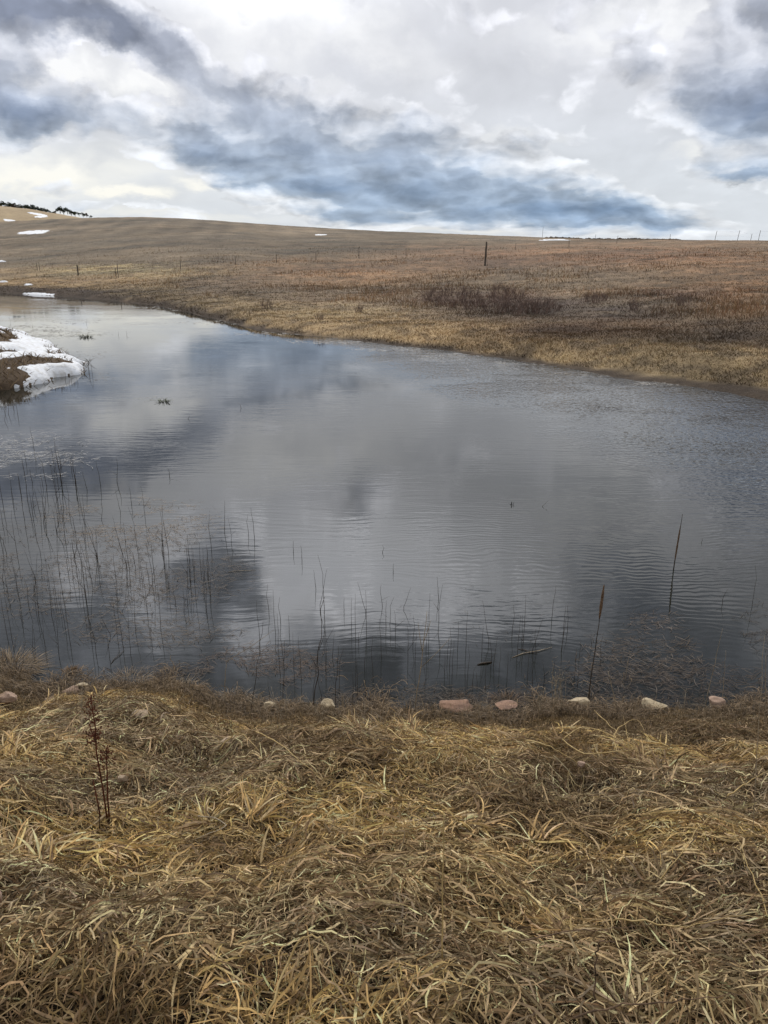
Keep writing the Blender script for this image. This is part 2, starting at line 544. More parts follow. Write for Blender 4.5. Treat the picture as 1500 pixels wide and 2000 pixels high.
class MB:
    """collects tubes and lumps, builds one mesh"""
    def __init__(s):
        s.V, s.F, s.n = [], [], 0

    def tube(s, pts, radii, sides=5):
        pts = [Vector(p) for p in pts]
        if not hasattr(radii, '__len__'):
            radii = [radii] * len(pts)
        rings = []
        for i, p in enumerate(pts):
            d = (pts[min(i + 1, len(pts) - 1)] - pts[max(i - 1, 0)]).normalized()
            a = d.orthogonal().normalized() if abs(d.z) > 0.9 else Vector((0, 0, 1)).cross(d).normalized()
            if abs(d.z) > 0.9:
                a = (Vector((1, 0, 0)) - d * d.x).normalized()
            b = d.cross(a)
            ring = []
            for j in range(sides):
                t = 2 * math.pi * j / sides
                s.V.append(p + (a * math.cos(t) + b * math.sin(t)) * radii[i])
                ring.append(s.n)
                s.n += 1
            rings.append(ring)
        for i in range(len(rings) - 1):
            for j in range(sides):
                k = (j + 1) % sides
                s.F.append((rings[i][j], rings[i][k], rings[i + 1][k], rings[i + 1][j]))
        s.F.append(tuple(reversed(rings[0])))
        s.F.append(tuple(rings[-1]))

    def box(s, c, h, ax=None):
        c = Vector(c)
        i0 = s.n
        for sx in (-1, 1):
            for sy in (-1, 1):
                for sz in (-1, 1):
                    s.V.append(c + Vector((sx * h[0], sy * h[1], sz * h[2])))
                    s.n += 1
        for f in ((0, 1, 3, 2), (4, 6, 7, 5), (0, 4, 5, 1), (2, 3, 7, 6), (0, 2, 6, 4), (1, 5, 7, 3)):
            s.F.append(tuple(i0 + q for q in f))

    def lump(s, c, r, seed=0):
        c = Vector(c)
        i0 = s.n
        rr = random.Random(seed)
        for d in ((0, 0, 1), (1, 0, 0), (0, 1, 0), (-1, 0, 0), (0, -1, 0), (0, 0, -1)):
            q = rr.uniform(0.7, 1.3)
            s.V.append(c + Vector((d[0] * r[0], d[1] * r[1], d[2] * r[2])) * q if False else c + Vector((d[0] * r[0] * q, d[1] * r[1] * q, d[2] * r[2] * q)))
            s.n += 1
        for f in ((0, 1, 2), (0, 2, 3), (0, 3, 4), (0, 4, 1), (5, 2, 1), (5, 3, 2), (5, 4, 3), (5, 1, 4)):
            s.F.append(tuple(i0 + q for q in f))

    def mesh(s, name, mat, smooth=True):
        me = bpy.data.meshes.new(name)
        me.from_pydata([tuple(v) for v in s.V], [], s.F)
        for p in me.polygons:
            p.use_smooth = smooth
        me.materials.append(mat)
        return me

    def build(s, name, mat, parent=None, loc=None, smooth=True):
        return link(name, s.mesh(name, mat, smooth), None, parent, loc)


# ------------------------------------------------------------------ materials
def new_mat(name):
    m = bpy.data.materials.new(name)
    m.use_nodes = True
    N = NT(m.node_tree)
    out = N.n('ShaderNodeOutputMaterial')
    bs = N.n('ShaderNodeBsdfPrincipled')
    N.t.links.new(bs.outputs[0], out.inputs[0])
    return m, N, bs, out


def blade_mat(name, transl=0.2, rough=0.55, scale=60):
    m, N, bs, out = new_mat(name)
    at = N.n('ShaderNodeAttribute', attribute_name='Col')
    geo = N.n('ShaderNodeNewGeometry')
    f = N.noise(geo.outputs['Position'], scale, 3, 0.6)
    k = N.step(f, 0.3, 0.75, 0.62, 1.22, 'LINEAR')
    col = N.vm('SCALE', at.outputs['Color'], k)
    N.put(bs.inputs['Base Color'], col)
    bs.inputs['Roughness'].default_value = rough
    bs.inputs['Specular IOR Level'].default_value = 0.12
    tr = N.n('ShaderNodeBsdfTranslucent')
    N.put(tr.inputs['Color'], col)
    mx = N.n('ShaderNodeMixShader')
    mx.inputs[0].default_value = transl
    N.t.links.new(bs.outputs[0], mx.inputs[1])
    N.t.links.new(tr.outputs[0], mx.inputs[2])
    N.t.links.new(mx.outputs[0], out.inputs[0])
    return m


def plain_mat(name, c0, c1, scale=20, rough=0.8, bump=0.0, detail=5, stretch=(1, 1, 1)):
    m, N, bs, out = new_mat(name)
    tc = N.n('ShaderNodeTexCoord').outputs['Object']
    vec = N.vm('MULTIPLY', tc, stretch)
    f = N.noise(vec, scale, detail, 0.6)
    N.put(bs.inputs['Base Color'], N.mix(N.step(f, 0.3, 0.7), c0, c1))
    bs.inputs['Roughness'].default_value = rough
    bs.inputs['Specular IOR Level'].default_value = 0.25
    if bump:
        b = N.n('ShaderNodeBump')
        b.inputs['Distance'].default_value = bump
        N.put(b.inputs['Height'], f)
        N.put(bs.inputs['Normal'], b.outputs[0])
    return m


def ground_mat():
    m, N, bs, out = new_mat('earth_and_dead_grass')
    at = N.n('ShaderNodeAttribute', attribute_name='Col').outputs['Color']
    geo = N.n('ShaderNodeNewGeometry')
    P = geo.outputs['Position']
    f1 = N.noise(P, 26.0, 6, 0.7)
    f2 = N.noise(P, 3.2, 6, 0.68)
    f3 = N.noise(N.vm('MULTIPLY', P, (0.35, 1.2, 1.0)), 0.6, 6, 0.65)
    k = N.m('MULTIPLY', N.step(f1, 0.25, 0.75, 0.7, 1.3, 'LINEAR'), N.step(f2, 0.3, 0.7, 0.72, 1.25, 'LINEAR'))
    k = N.m('MULTIPLY', k, N.step(f3, 0.3, 0.7, 0.78, 1.2, 'LINEAR'))
    N.put(bs.inputs['Base Color'], N.vm('SCALE', at, k))
    bs.inputs['Roughness'].default_value = 0.9
    bs.inputs['Specular IOR Level'].default_value = 0.15
    b = N.n('ShaderNodeBump')
    b.inputs['Distance'].default_value = 0.06
    b.inputs['Strength'].default_value = 0.7
    N.put(b.inputs['Height'], N.m('ADD', f1, N.m('MULTIPLY', f2, 2.0)))
    N.put(bs.inputs['Normal'], b.outputs[0])
    return m


def water_mat():
    m, N, bs, out = new_mat('pond_water')
    P = N.n('ShaderNodeNewGeometry').outputs['Position']
    sep = N.n('ShaderNodeSeparateXYZ')
    N.t.links.new(P, sep.inputs[0])
    X, Y, _ = sep.outputs
    big = N.noise(P, 0.16, 3, 0.55)
    murk = N.noise(P, 0.8, 4, 0.6)
    N.put(bs.inputs['Base Color'], N.mix(murk, (0.010, 0.012, 0.010), (0.020, 0.020, 0.014)))
    bs.inputs['Roughness'].default_value = 0.015
    bs.inputs['IOR'].default_value = 1.42
    # regular small ripples, crests across the view
    wp = N.vm('ADD', P, N.vm('SCALE', N.vm('SUBTRACT', N.noise(P, 0.7, 3, 0.5, out=1), (0.5, 0.5, 0.5)), 0.5))
    r1 = N.noise(N.vm('MULTIPLY', wp, (1.0, 7.0, 1.0)), 1.6, 2, 0.45)
    r2 = N.noise(N.vm('MULTIPLY', wp, (2.6, 9.0, 1.0)), 4.0, 2, 0.5)
    # breeze-ruffled part at the far right
    lin = N.m('ADD', N.m('MULTIPLY', X, 0.95), N.m('MULTIPLY', Y, 0.30))      # grows to the right and away
    lin = N.m('ADD', lin, N.m('MULTIPLY', N.m('SUBTRACT', big, 0.5), 5.0))
    patch = N.step(N.noise(N.vm('MULTIPLY', P, (0.6, 1.0, 1.0)), 0.45, 3, 0.6), 0.36, 0.62)
    ruf = N.m('MULTIPLY', N.step(lin, 5.8, 9.0), N.step(patch, 0.0, 1.0, 0.45, 1.0))
    r3 = N.noise(N.vm('MULTIPLY', P, (1.0, 1.2, 1.0)), 9.0, 1, 0.6)
    r4 = N.noise(N.vm('MULTIPLY', P, (1.0, 1.8, 1.0)), 3.0, 2, 0.5)
    calm = N.m('MULTIPLY', N.step(Y, 4.0, 6.5, 0.10, 1.0), N.step(Y, 9.0, 26.0, 1.0, 0.5))
    # a stretch of stronger regular ripples off the right shore
    cx, cy = on_water(1230, 1070)
    dv = N.vm('MULTIPLY', N.vm('SUBTRACT', P, (float(cx), float(cy), 0)), (0.75, 1.0, 0.0))
    band = N.step(N.vm('LENGTH', dv, out=1), 0.6, 3.2, 1.0, 0.0)
    wv = N.n('ShaderNodeTexWave', wave_type='BANDS', bands_direction='Y', wave_profile='SIN')
    N.put(wv.inputs['Vector'], wp)
    wv.inputs['Scale'].default_value = 3.7
    wv.inputs['Distortion'].default_value = 7.0
    wv.inputs['Detail'].default_value = 2.0
    wv.inputs['Detail Scale'].default_value = 0.9
    ring = N.m('MULTIPLY', wv.outputs['Fac'], band)
    h = N.m('MULTIPLY', r1, N.m('MULTIPLY', N.m('ADD', N.m('MULTIPLY', patch, 0.0022), 0.00035), calm))
    h = N.m('ADD', h, N.m('MULTIPLY', r2, N.m('MULTIPLY', N.m('ADD', N.m('MULTIPLY', patch, 0.00040), 0.00008), calm)))
    h = N.m('ADD', h, N.m('MULTIPLY', N.m('ADD', N.m('MULTIPLY', r3, 0.024), N.m('MULTIPLY', r4, 0.010)), ruf))
    h = N.m('ADD', h, N.m('MULTIPLY', ring, 0.00055))
    b = N.n('ShaderNodeBump')
    b.inputs['Distance'].default_value = 1.0
    b.inputs['Strength'].default_value = 1.0
    N.put(b.inputs['Height'], h)
    N.put(bs.inputs['Normal'], b.outputs[0])
    return m


def snow_mat():
    m, N, bs, out = new_mat('old_snow')
    P = N.n('ShaderNodeNewGeometry').outputs['Position']
    f = N.noise(P, 6, 6, 0.65)
    g = N.noise(P, 40, 4, 0.6)
    N.put(bs.inputs['Base Color'], N.mix(N.step(f, 0.35, 0.8), (0.80, 0.82, 0.84), (0.52, 0.50, 0.46)))
    bs.inputs['Roughness'].default_value = 0.6
    b = N.n('ShaderNodeBump')
    b.inputs['Distance'].default_value = 0.05
    N.put(b.inputs['Height'], N.m('ADD', f, N.m('MULTIPLY', g, 0.15)))
    N.put(bs.inputs['Normal'], b.outputs[0])
    return m


def stone_mat(name, c0, c1, c2):
    m, N, bs, out = new_mat(name)
    tc = N.n('ShaderNodeTexCoord').outputs['Object']
    f = N.noise(tc, 14, 7, 0.65)
    g = N.noise(tc, 60, 5, 0.7)
    s = N.noise(N.vm('MULTIPLY', tc, (1, 1, 4)), 9, 4, 0.6)
    c = N.mix(N.step(f, 0.35, 0.65), c0, c1)
    c = N.mix(N.step(s, 0.52, 0.7, 0, 0.7), c, c2)
    N.put(bs.inputs['Base Color'], N.vm('SCALE', c, N.step(g, 0.3, 0.7, 0.75, 1.15, 'LINEAR')))
    bs.inputs['Roughness'].default_value = 0.85
    b = N.n('ShaderNodeBump')
    b.inputs['Distance'].default_value = 0.012
    N.put(b.inputs['Height'], N.m('ADD', f, N.m('MULTIPLY', g, 0.35)))
    N.put(bs.inputs['Normal'], b.outputs[0])
    return m


M_GROUND = ground_mat()
M_WATER = water_mat()
M_SNOW = snow_mat()
M_STRAW = blade_mat('straw_blades', 0.18, 0.5, 45)
M_HILLGRASS = blade_mat('hill_grass', 0.2, 0.8, 3)
M_FLOAT = blade_mat('floating_straw', 0.0, 0.45, 30)
M_STEM_DARK = plain_mat('dark_wet_stem', (0.022, 0.017, 0.013), (0.075, 0.052, 0.032), 30, 0.6)
M_STEM_PALE = plain_mat('bleached_stem', (0.20, 0.155, 0.10), (0.40, 0.33, 0.23), 25, 0.7)
M_STEM_GOLD = plain_mat('golden_stem', (0.34, 0.23, 0.085), (0.52, 0.38, 0.17), 20, 0.6)
M_STALK = plain_mat('brown_stalk', (0.055, 0.034, 0.020), (0.19, 0.12, 0.070), 28, 0.9, 0.002)
M_CATTAIL = plain_mat('cattail_fluff', (0.075, 0.045, 0.025), (0.20, 0.13, 0.08), 90, 0.95, 0.004)
M_DOCK = plain_mat('rusty_seed', (0.055, 0.016, 0.008), (0.14, 0.045, 0.02), 70, 0.85)
M_WOOD = plain_mat('weathered_post', (0.055, 0.045, 0.036), (0.13, 0.105, 0.08), 12, 0.9, 0.01, 6, (1, 1, 0.15))
M_STEEL = plain_mat('rusty_steel_post', (0.05, 0.038, 0.03), (0.10, 0.07, 0.055), 14, 0.7)
M_WIRE = plain_mat('old_wire', (0.12, 0.10, 0.09), (0.2, 0.17, 0.15), 5, 0.6)
M_SHRUB = plain_mat('bare_twigs', (0.095, 0.066, 0.054), (0.23, 0.155, 0.12), 3, 0.9)
M_BARK = plain_mat('pine_bark', (0.04, 0.03, 0.022), (0.09, 0.06, 0.045), 2, 0.9)
M_PINE = plain_mat('juniper_foliage', (0.014, 0.024, 0.014), (0.055, 0.070, 0.034), 0.8, 0.9)
M_PINE_B = plain_mat('brown_scrub_foliage', (0.040, 0.028, 0.018), (0.095, 0.062, 0.036), 0.8, 0.9)
M_CREAM = stone_mat('cream_sandstone', (0.52, 0.42, 0.27), (0.38, 0.29, 0.17), (0.60, 0.53, 0.40))
M_PINK = stone_mat('pink_sandstone', (0.42, 0.285, 0.20), (0.30, 0.20, 0.14), (0.48, 0.37, 0.27))
M_RED = stone_mat('red_sandstone', (0.32, 0.185, 0.115), (0.20, 0.12, 0.08), (0.40, 0.27, 0.18))
M_TAN = stone_mat('tan_sandstone', (0.42, 0.31, 0.20), (0.28, 0.20, 0.13), (0.48, 0.38, 0.27))

# ------------------------------------------------------------------ colour of the land (its own colour by place, plus shade painted into gaps)
SH_PX = np.array([p[0] for p in FAR_SHORE], float)
SH_PY = np.array([p[1] for p in FAR_SHORE], float)
CR_PX = np.array([c[0] for c in CREST], float)
CR_PY = np.array([c[1] for c in CREST], float)
PATCHES = [  # x, y, rx, ry, colour, weight: shrubs' litter, wet hollows, rusty bluestem, pale hay
    (920, 590, 150, 28, (0.115, 0.078, 0.062), 0.9), (1000, 612, 110, 14, (0.060, 0.045, 0.038), 0.9),
    (1130, 645, 150, 20, (0.115, 0.070, 0.042), 0.8), (1090, 600, 130, 18, (0.13, 0.095, 0.075), 0.6),
    (1400, 660, 110, 22, (0.075, 0.052, 0.036), 0.75), (1250, 640, 110, 18, (0.17, 0.095, 0.05), 0.6),
    (1450, 560, 150, 55, (0.34, 0.195, 0.10), 0.75), (1250, 500, 260, 22, (0.29, 0.165, 0.095), 0.7),
    (1000, 505, 200, 22, (0.30, 0.175, 0.10), 0.7), (620, 540, 260, 22, (0.29, 0.175, 0.095), 0.55),
    (700, 525, 160, 16, (0.30, 0.17, 0.09), 0.5), (1000, 550, 220, 18, (0.26, 0.19, 0.115), 0.5),
    (220, 530, 170, 11, (0.40, 0.32, 0.17), 0.9), (120, 548, 200, 12, (0.33, 0.235, 0.13), 0.6),
    (90, 568, 260, 7, (0.055, 0.042, 0.033), 0.95), (280, 582, 120, 8, (0.06, 0.047, 0.036), 0.8),
    (400, 590, 120, 12, (0.28, 0.21, 0.12), 0.4), (1150, 700, 420, 20, (0.42, 0.305, 0.16), 0.7),
    (650, 612, 220, 18, (0.34, 0.26, 0.145), 0.6), (1430, 735, 150, 18, (0.35, 0.25, 0.12), 0.5),
    (1120, 648, 140, 16, (0.09, 0.058, 0.036), 0.9), (1380, 655, 130, 14, (0.06, 0.045, 0.032), 0.9), (1180, 615, 150, 12, (0.10, 0.075, 0.06), 0.7), (1450, 630, 120, 10, (0.085, 0.062, 0.045), 0.7),
    (1300, 575, 110, 14, (0.20, 0.125, 0.085), 0.5), (960, 512, 60, 10, (0.14, 0.10, 0.075), 0.6),
]


def land_colour(x, y, z):
    px, py = project(x, y, z)
    r = np.hypot(x, y)
    n1 = fbm(x / 6 + 3, y / 6, 61, 4, 0.6) - 0.5
    n2 = fbm(x / 1.6, y / 1.6, 67, 4, 0.6) - 0.5
    n3 = fbm(x / 25, y / 40, 71, 3, 0.55) - 0.5
    yf = np.interp(px, [0, 230, 450, 620, 800, 950, 1100, 1300, 1500], [512, 520, 514, 506, 497, 484, 473, 464, 460])
    ys = np.interp(px, SH_PX, SH_PY)
    t = ys - py + n1 * 34 + n2 * 14
    field = np.stack([0.185 + 0 * x, 0.145 + 0 * x, 0.098 + 0 * x], -1)
    field = field * (1 + 0.9 * n3[..., None] + 0.35 * n2[..., None])
    band = fbm(x / 90 + 3, y / 11 + x / 60, 77, 4, 0.6) - 0.5
    field = field * (1 + 0.7 * band[..., None])
    # faint mown strips running over the crest
    strip = np.sin((x * 0.9 + y * 0.14) * 0.9 + 2 * n3) * sm(py, 480, 440) * 0.10
    field = field * (1 + strip[..., None])
    warm = np.array([0.245, 0.180, 0.115]) * (1 + 0.9 * n1[..., None] + 0.5 * n2[..., None])
    straw = np.array([0.35, 0.250, 0.135]) * (1 + 0.7 * n2[..., None] + 0.3 * n1[..., None])
    mud = np.array([0.075, 0.055, 0.038]) * (1 + 0.9 * n2[..., None])
    c = warm + 0 * field
    kf = sm(yf - py + n1 * 8, -5, 6)[..., None]
    c = c * (1 - kf) + field * kf
    width = np.interp(px, [0, 400, 900, 1500], [26, 48, 78, 95])
    ks = (sm(t, 7, 14) * (1 - sm(t, width * 0.75, width * 1.15)))[..., None]
    c = c * (1 - ks) + straw * ks
    for (bx, by, rx, ry, bc, w) in PATCHES:
        g = np.exp(-(((px - bx + n1 * 90) / rx) ** 2 + ((py - by + n2 * 22 + n1 * 14) / ry) ** 2)) * w
        g = np.clip(g * (1 + 2.2 * n2), 0, 1)[..., None]
        c = c * (1 - g) + np.array(bc) * (1 + 0.6 * n2[..., None]) * g
    # bare soil and litter between the tussocks; dark tone also paints the hummocks' shade
    tus = fbm(x / 0.75, y / 0.75, 87, 4, 0.62)
    ts = (sm(tus, 0.50, 0.64) * 0.55 * sm(r, 9, 13) * (1 - sm(r, 70, 160)))[..., None]
    c = c * (1 - ts) + np.array([0.09, 0.066, 0.046]) * ts
    big = fbm(x / 13 + 9, y / 9, 95, 3, 0.55) - 0.5
    c = c * (1 + big[..., None] * np.array([0.9, 0.75, 0.55]) * sm(r, 14, 20)[..., None])
    tus2 = fbm(x / 3.4, y / 3.4, 89, 4, 0.6)
    ts = (sm(tus2, 0.54, 0.68) * 0.5 * sm(r, 14, 20))[..., None]
    c = c * (1 - ts) + c * np.array([0.55, 0.54, 0.55]) * ts
    # dark wet edge
    km = (1 - sm(ys - py + n2 * 26 + n1 * 12, 4, 17))[..., None] * sm(r, 10, 14)[..., None]
    c = c * (1 - km) + mud * km
    # headland: brown litter
    pd = pen_dist(x, y)
    kp = sm(pd, -1.0, 0.0)[..., None] * (y < 60)[..., None]
    pen = np.array([0.12, 0.085, 0.055]) * (1 + 1.2 * n2[..., None])
    c = c * (1 - kp) + pen * kp
    # near bank: dark soil under the mat, deepened to put shade into the gaps
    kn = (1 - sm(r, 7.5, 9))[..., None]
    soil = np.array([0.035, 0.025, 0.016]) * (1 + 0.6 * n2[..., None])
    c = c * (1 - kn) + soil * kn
    return np.clip(c * 0.97, 0.012, 0.6)


def build_ground():
    az = np.concatenate([np.arange(-180, -48, 3.0), np.arange(-48, -34, 0.8), np.arange(-34, 34, 0.165), np.arange(34, 48, 0.8), np.arange(48, 180.1, 3.0)])
    r = np.concatenate([[0.02], np.geomspace(0.4, 12, 110), np.geomspace(12.15, 400, 330), np.geomspace(406, 3500, 30)])
    A, Rr = np.meshgrid(np.radians(az), r, indexing='ij')
    X, Y = Rr * np.sin(A), Rr * np.cos(A)
    Z = H(X, Y)
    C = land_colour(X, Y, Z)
    na, nr = X.shape
    V = np.stack([X, Y, Z], -1).reshape(-1, 3)
    i = np.arange(na * nr).reshape(na, nr)
    F = np.stack([i[:-1, :-1], i[:-1, 1:], i[1:, 1:], i[1:, :-1]], -1).reshape(-1, 4)[:, ::-1]
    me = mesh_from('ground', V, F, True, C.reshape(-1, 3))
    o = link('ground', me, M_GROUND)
    tag(o, kind='structure')
    o['label'] = 'brown grassy bank and rolling prairie hillside around the pond'


build_ground()


def build_water():
    xs = np.linspace(-130, 70, 60)
    ys = np.concatenate([np.linspace(2.2, 100, 60)])
    X, Y = np.meshgrid(xs, ys, indexing='ij')
    V = np.stack([X, Y, 0 * X], -1).reshape(-1, 3)
    i = np.arange(X.size).reshape(X.shape)
    F = np.stack([i[:-1, :-1], i[1:, :-1], i[1:, 1:], i[:-1, 1:]], -1).reshape(-1, 4)
    o = link('water', mesh_from('water', V, F), M_WATER)
    tag(o, kind='structure')
    o['label'] = 'still farm pond mirroring the cloudy sky'


build_water()

# ------------------------------------------------------------------ far hill at the left with its trees
HILL_PX = [(-700, 372), (-400, 382), (-150, 394), (0, 403), (60, 409), (130, 421), (190, 432), (260, 447), (420, 470)]
_ha, _hb, _hc = ray([p[0] for p in HILL_PX], [p[1] for p in HILL_PX])
HL_AZ = np.degrees(np.arctan2(_ha, _hb))
HL_R = 620.0
HL_Z = CAM_Z + HL_R * _hc / np.hypot(_ha, _hb)


def hill_z(az, r):
    zc = np.interp(az, HL_AZ, HL_Z)
    s = np.clip((r - 380) / (HL_R - 380), 0, None)
    z = np.where(r < HL_R, -8 + (zc + 8) * (1 - (1 - s) ** 1.6), zc - (r - HL_R) * 0.05)
    return z + 0.6 * (fbm(az * 3, r / 30, 81, 3) - 0.5)


def build_far_hill():
    az = np.arange(-52, -10, 0.25)
    r = np.concatenate([np.linspace(380, 620, 60), np.linspace(630, 900, 12)])
    A, Rr = np.meshgrid(az, r, indexing='ij')
    Z = hill_z(A, Rr)
    X, Y = Rr * np.sin(np.radians(A)), Rr * np.cos(np.radians(A))
    n = fbm(X / 14, Y / 40, 83, 4, 0.6) - 0.5
    C = np.array([0.37, 0.28, 0.165]) * (1 + 0.6 * n[..., None])
    V = np.stack([X, Y, Z], -1).reshape(-1, 3)
    i = np.arange(X.size).reshape(X.shape)
    F = np.stack([i[:-1, :-1], i[:-1, 1:], i[1:, 1:], i[1:, :-1]], -1).reshape(-1, 4)[:, ::-1]
    o = link('distant_hill', mesh_from('distant_hill', V, F, True, C.reshape(-1, 3)), M_GROUND)
    tag(o, kind='structure')
    o['label'] = 'pale tan hill rising beyond the field at the left'


build_far_hill()


def tree_proto(kind, seed):
    """trunk and crown of a scrubby juniper or pine, 1 m units of height 5"""
    rr = random.Random(seed)
    t = MB()
    h = 5.0
    t.tube([(0, 0, -0.4), (0.05, 0, 1.2), (rr.uniform(-.2, .2), 0.1, 3.0)], [0.2, 0.16, 0.06], 6)
    for k in range(5):
        a = rr.uniform(0, 6.28)
        z0 = rr.uniform(0.8, 2.6)
        t.tube([(0, 0, z0), (math.cos(a) * 1.0, math.sin(a) * 1.0, z0 + 0.7)], [0.07, 0.03], 4)
    rs = np.random.RandomState(seed)
    n = 520
    lobes = [(rs.uniform(-1.1, 1.1), rs.uniform(-1.1, 1.1), rs.uniform(1.3, 3.9), rs.uniform(0.7, 1.25)) for _ in range(7)]
    P = []
    for k in range(n):
        lx, ly, lz, lr = lobes[k % 7]
        v = rs.normal(size=3)
        v /= np.linalg.norm(v)
        v *= lr * rs.uniform(0.45, 1.08)
        taper = 1.0 if kind == 0 else 0.75
        P.append((lx * taper + v[0], ly * taper + v[1], max(0.35, lz + v[2] * 0.85)))
    P = np.array(P)
    V, F = [], []
    for p in P:
        a = rs.normal(size=3)
        a /= np.linalg.norm(a)
        b = np.cross(a, rs.normal(size=3))
        b /= np.linalg.norm(b)
        s = rs.uniform(0.14, 0.34)
        i = len(V)
        V += [p - a * s, p + b * s * 0.6, p + a * s, p - b * s * 0.6]
        F.append((i, i + 1, i + 2, i + 3))
    crown = mesh_from('crown', np.array(V), np.array(F), False)
    crown.materials.append(M_PINE if kind == 0 else M_PINE_B)
    return t.mesh('trunk', M_BARK), crown


TREES = [tree_proto(0, 3), tree_proto(0, 8), tree_proto(1, 12), tree_proto(0, 21)]
tree_spots = [(-3, 0, 1.0), (8, 1, 1.1), (19, 0, 1.2), (27, 2, 0.9), (35, 2, 0.8), (44, 1, 1.0), (51, 0, 0.9), (58, 3, 1.1), (66, 1, 1.05),
              (73, 0, 0.95), (80, 3, 0.9), (87, 0, 0.8), (94, 1, 0.75), (101, 3, 0.65), (107, 2, 0.6), (118, 0, 1.1), (125, 3, 1.05),
              (133, 1, 0.9), (140, 0, 0.85), (147, 3, 0.8), (155, 1, 0.6), (163, 0, 0.75), (170, 2, 0.6), (179, 1, 0.45)]
for i, (px, k, s) in enumerate(tree_spots):
    py = np.interp(px, [p[0] for p in HILL_PX], [p[1] for p in HILL_PX])
    a, b, c = ray(px, py)
    az = math.degrees(math.atan2(a, b))
    rr_ = HL_R + 3 + (i * 37 % 11)
    kx, ky = rr_ * math.sin(math.radians(az)), rr_ * math.cos(math.radians(az))
    root = empty('tree', (kx, ky, float(hill_z(np.array(az), np.array(rr_))) - 0.3 + (2.2 if px > 112 else 0)), i * 1.7)
    root.scale = (s * 1.4, s * 1.4, s * 1.02)
    tr, cr = TREES[k]
    link('trunk', tr, None, root)
    link('crown', cr, None, root)
    side = 'left of the gap in the tree line' if px < 112 else 'right of the gap in the tree line'
    look = 'low brown scrubby tree on the far ridge' if k == 2 else 'dark evergreen tree on the far ridge'
    tag(root, look + ', ' + ordinal(i + 1) + ' from the left', 'tree', 'trees along the far left ridge')

# ------------------------------------------------------------------ snow
def snow_sheet(px0, px1, py0, py1, maskf, name='snow_patch', thick=0.12, nx=70, ny=40, zf=None, smooth=True):
    """a closed sheet of snow lying on the ground; maskf gives snow depth 0..1 at photo pixels"""
    if zf is None:
        g = []
        for py in np.linspace(py0, py1, 24):
            for px in (px0, px1, 0.5 * (px0 + px1)):
                g.append(hit(px, py, 700)[:2])
        g = np.array(g)
        x0, x1, y0, y1 = g[:, 0].min(), g[:, 0].max(), g[:, 1].min(), g[:, 1].max()
        pad = 0.05 * (x1 - x0)
        X, Y = np.meshgrid(np.linspace(x0 - pad, x1 + pad, nx), np.linspace(y0 - pad, y1 + pad, ny), indexing='ij')
        Z = H(X, Y)
    else:
        X, Y, Z = zf(nx, ny)
    px, py = project(X, Y, Z)
    mk = maskf(px, py, X, Y, Z)
    d = thick * np.sqrt(np.clip(mk, 0, 1))
    cell = (d[:-1, :-1] > 0) | (d[1:, :-1] > 0) | (d[1:, 1:] > 0) | (d[:-1, 1:] > 0)
    Zt = np.where(d > 0, Z + d + 0.01, Z - 0.03)
    V = np.stack([X, Y, Zt], -1).reshape(-1, 3)
    i = np.arange(X.size).reshape(X.shape)
    F = np.stack([i[:-1, :-1], i[1:, :-1], i[1:, 1:], i[:-1, 1:]], -1)[cell]
    if zf is None or nx <= 80:          # one connected patch only
        lab = np.arange(X.size)
        for _ in range(200):
            lo = lab[F].min(1)
            new = lab.copy()
            np.minimum.at(new, F.ravel(), np.repeat(lo, 4))
            if (new == lab).all():
                break
            lab = new
        ids, cnt = np.unique(lab[F[:, 0]], return_counts=True)
        if len(ids):
            F = F[lab[F[:, 0]] == ids[cnt.argmax()]]
    used = np.unique(F)
    remap = np.zeros(X.size, int)
    remap[used] = np.arange(len(used))
    return link(name, mesh_from(name, V[used], remap[F], smooth), M_SNOW)


def pen_mask(px, py, X, Y, Z):
    pd = pen_dist(X, Y)
    n = fbm(X * 0.9, Y * 0.5, 91, 4, 0.6) - 0.5
    n2 = fbm(X * 3.2, Y * 1.2, 93, 3, 0.6) - 0.5
    m = np.ones_like(X)
    for (bx, by, rx, ry, w) in [(0, 656, 55, 12, 1.8), (75, 703, 66, 10, 1.7), (5, 712, 60, 8, 1.3), (18, 732, 36, 11, 1.6), (-10, 752, 52, 16, 2.0),
                                (108, 690, 30, 3, 0.9), (85, 679, 22, 3, 1.0), (20, 686, 50, 3, 0.8), (-90, 700, 50, 50, 1.2)]:
        m = m - w * np.exp(-(((px - bx) / rx) ** 2 + ((py - by) / ry) ** 2))
    m = m + n * 1.7 + n2 * 1.5 + 0.02
    return np.clip(m, 0, 1) * sm(pd, 0.0, 0.35) * (pd > 0.02)


def pen_grid(nx, ny):
    X, Y = np.meshgrid(np.linspace(-27, -6.5, nx), np.linspace(15.5, 44, ny), indexing='ij')
    return X, Y, H(X, Y)


o = snow_sheet(0, 0, 0, 0, pen_mask, 'snow_bank', 0.045, 230, 320, pen_grid)
tag(o, 'patchy snow bank covering the grassy headland at the left edge', 'snow')


def ell_mask(bx, by, rx, ry, tilt=0.0, ns=0.5, seed=1):
    def f(px, py, X, Y, Z):
        dx = px - bx
        dy = py - by - dx * tilt
        n = fbm(px * 0.13 + seed, py * 0.9, seed, 4, 0.65) - 0.5
        return np.clip(1.0 - (dx / rx) ** 2 - (dy / ry) ** 2 + n * 4.0 * ns - 0.1, 0, 1)
    return f


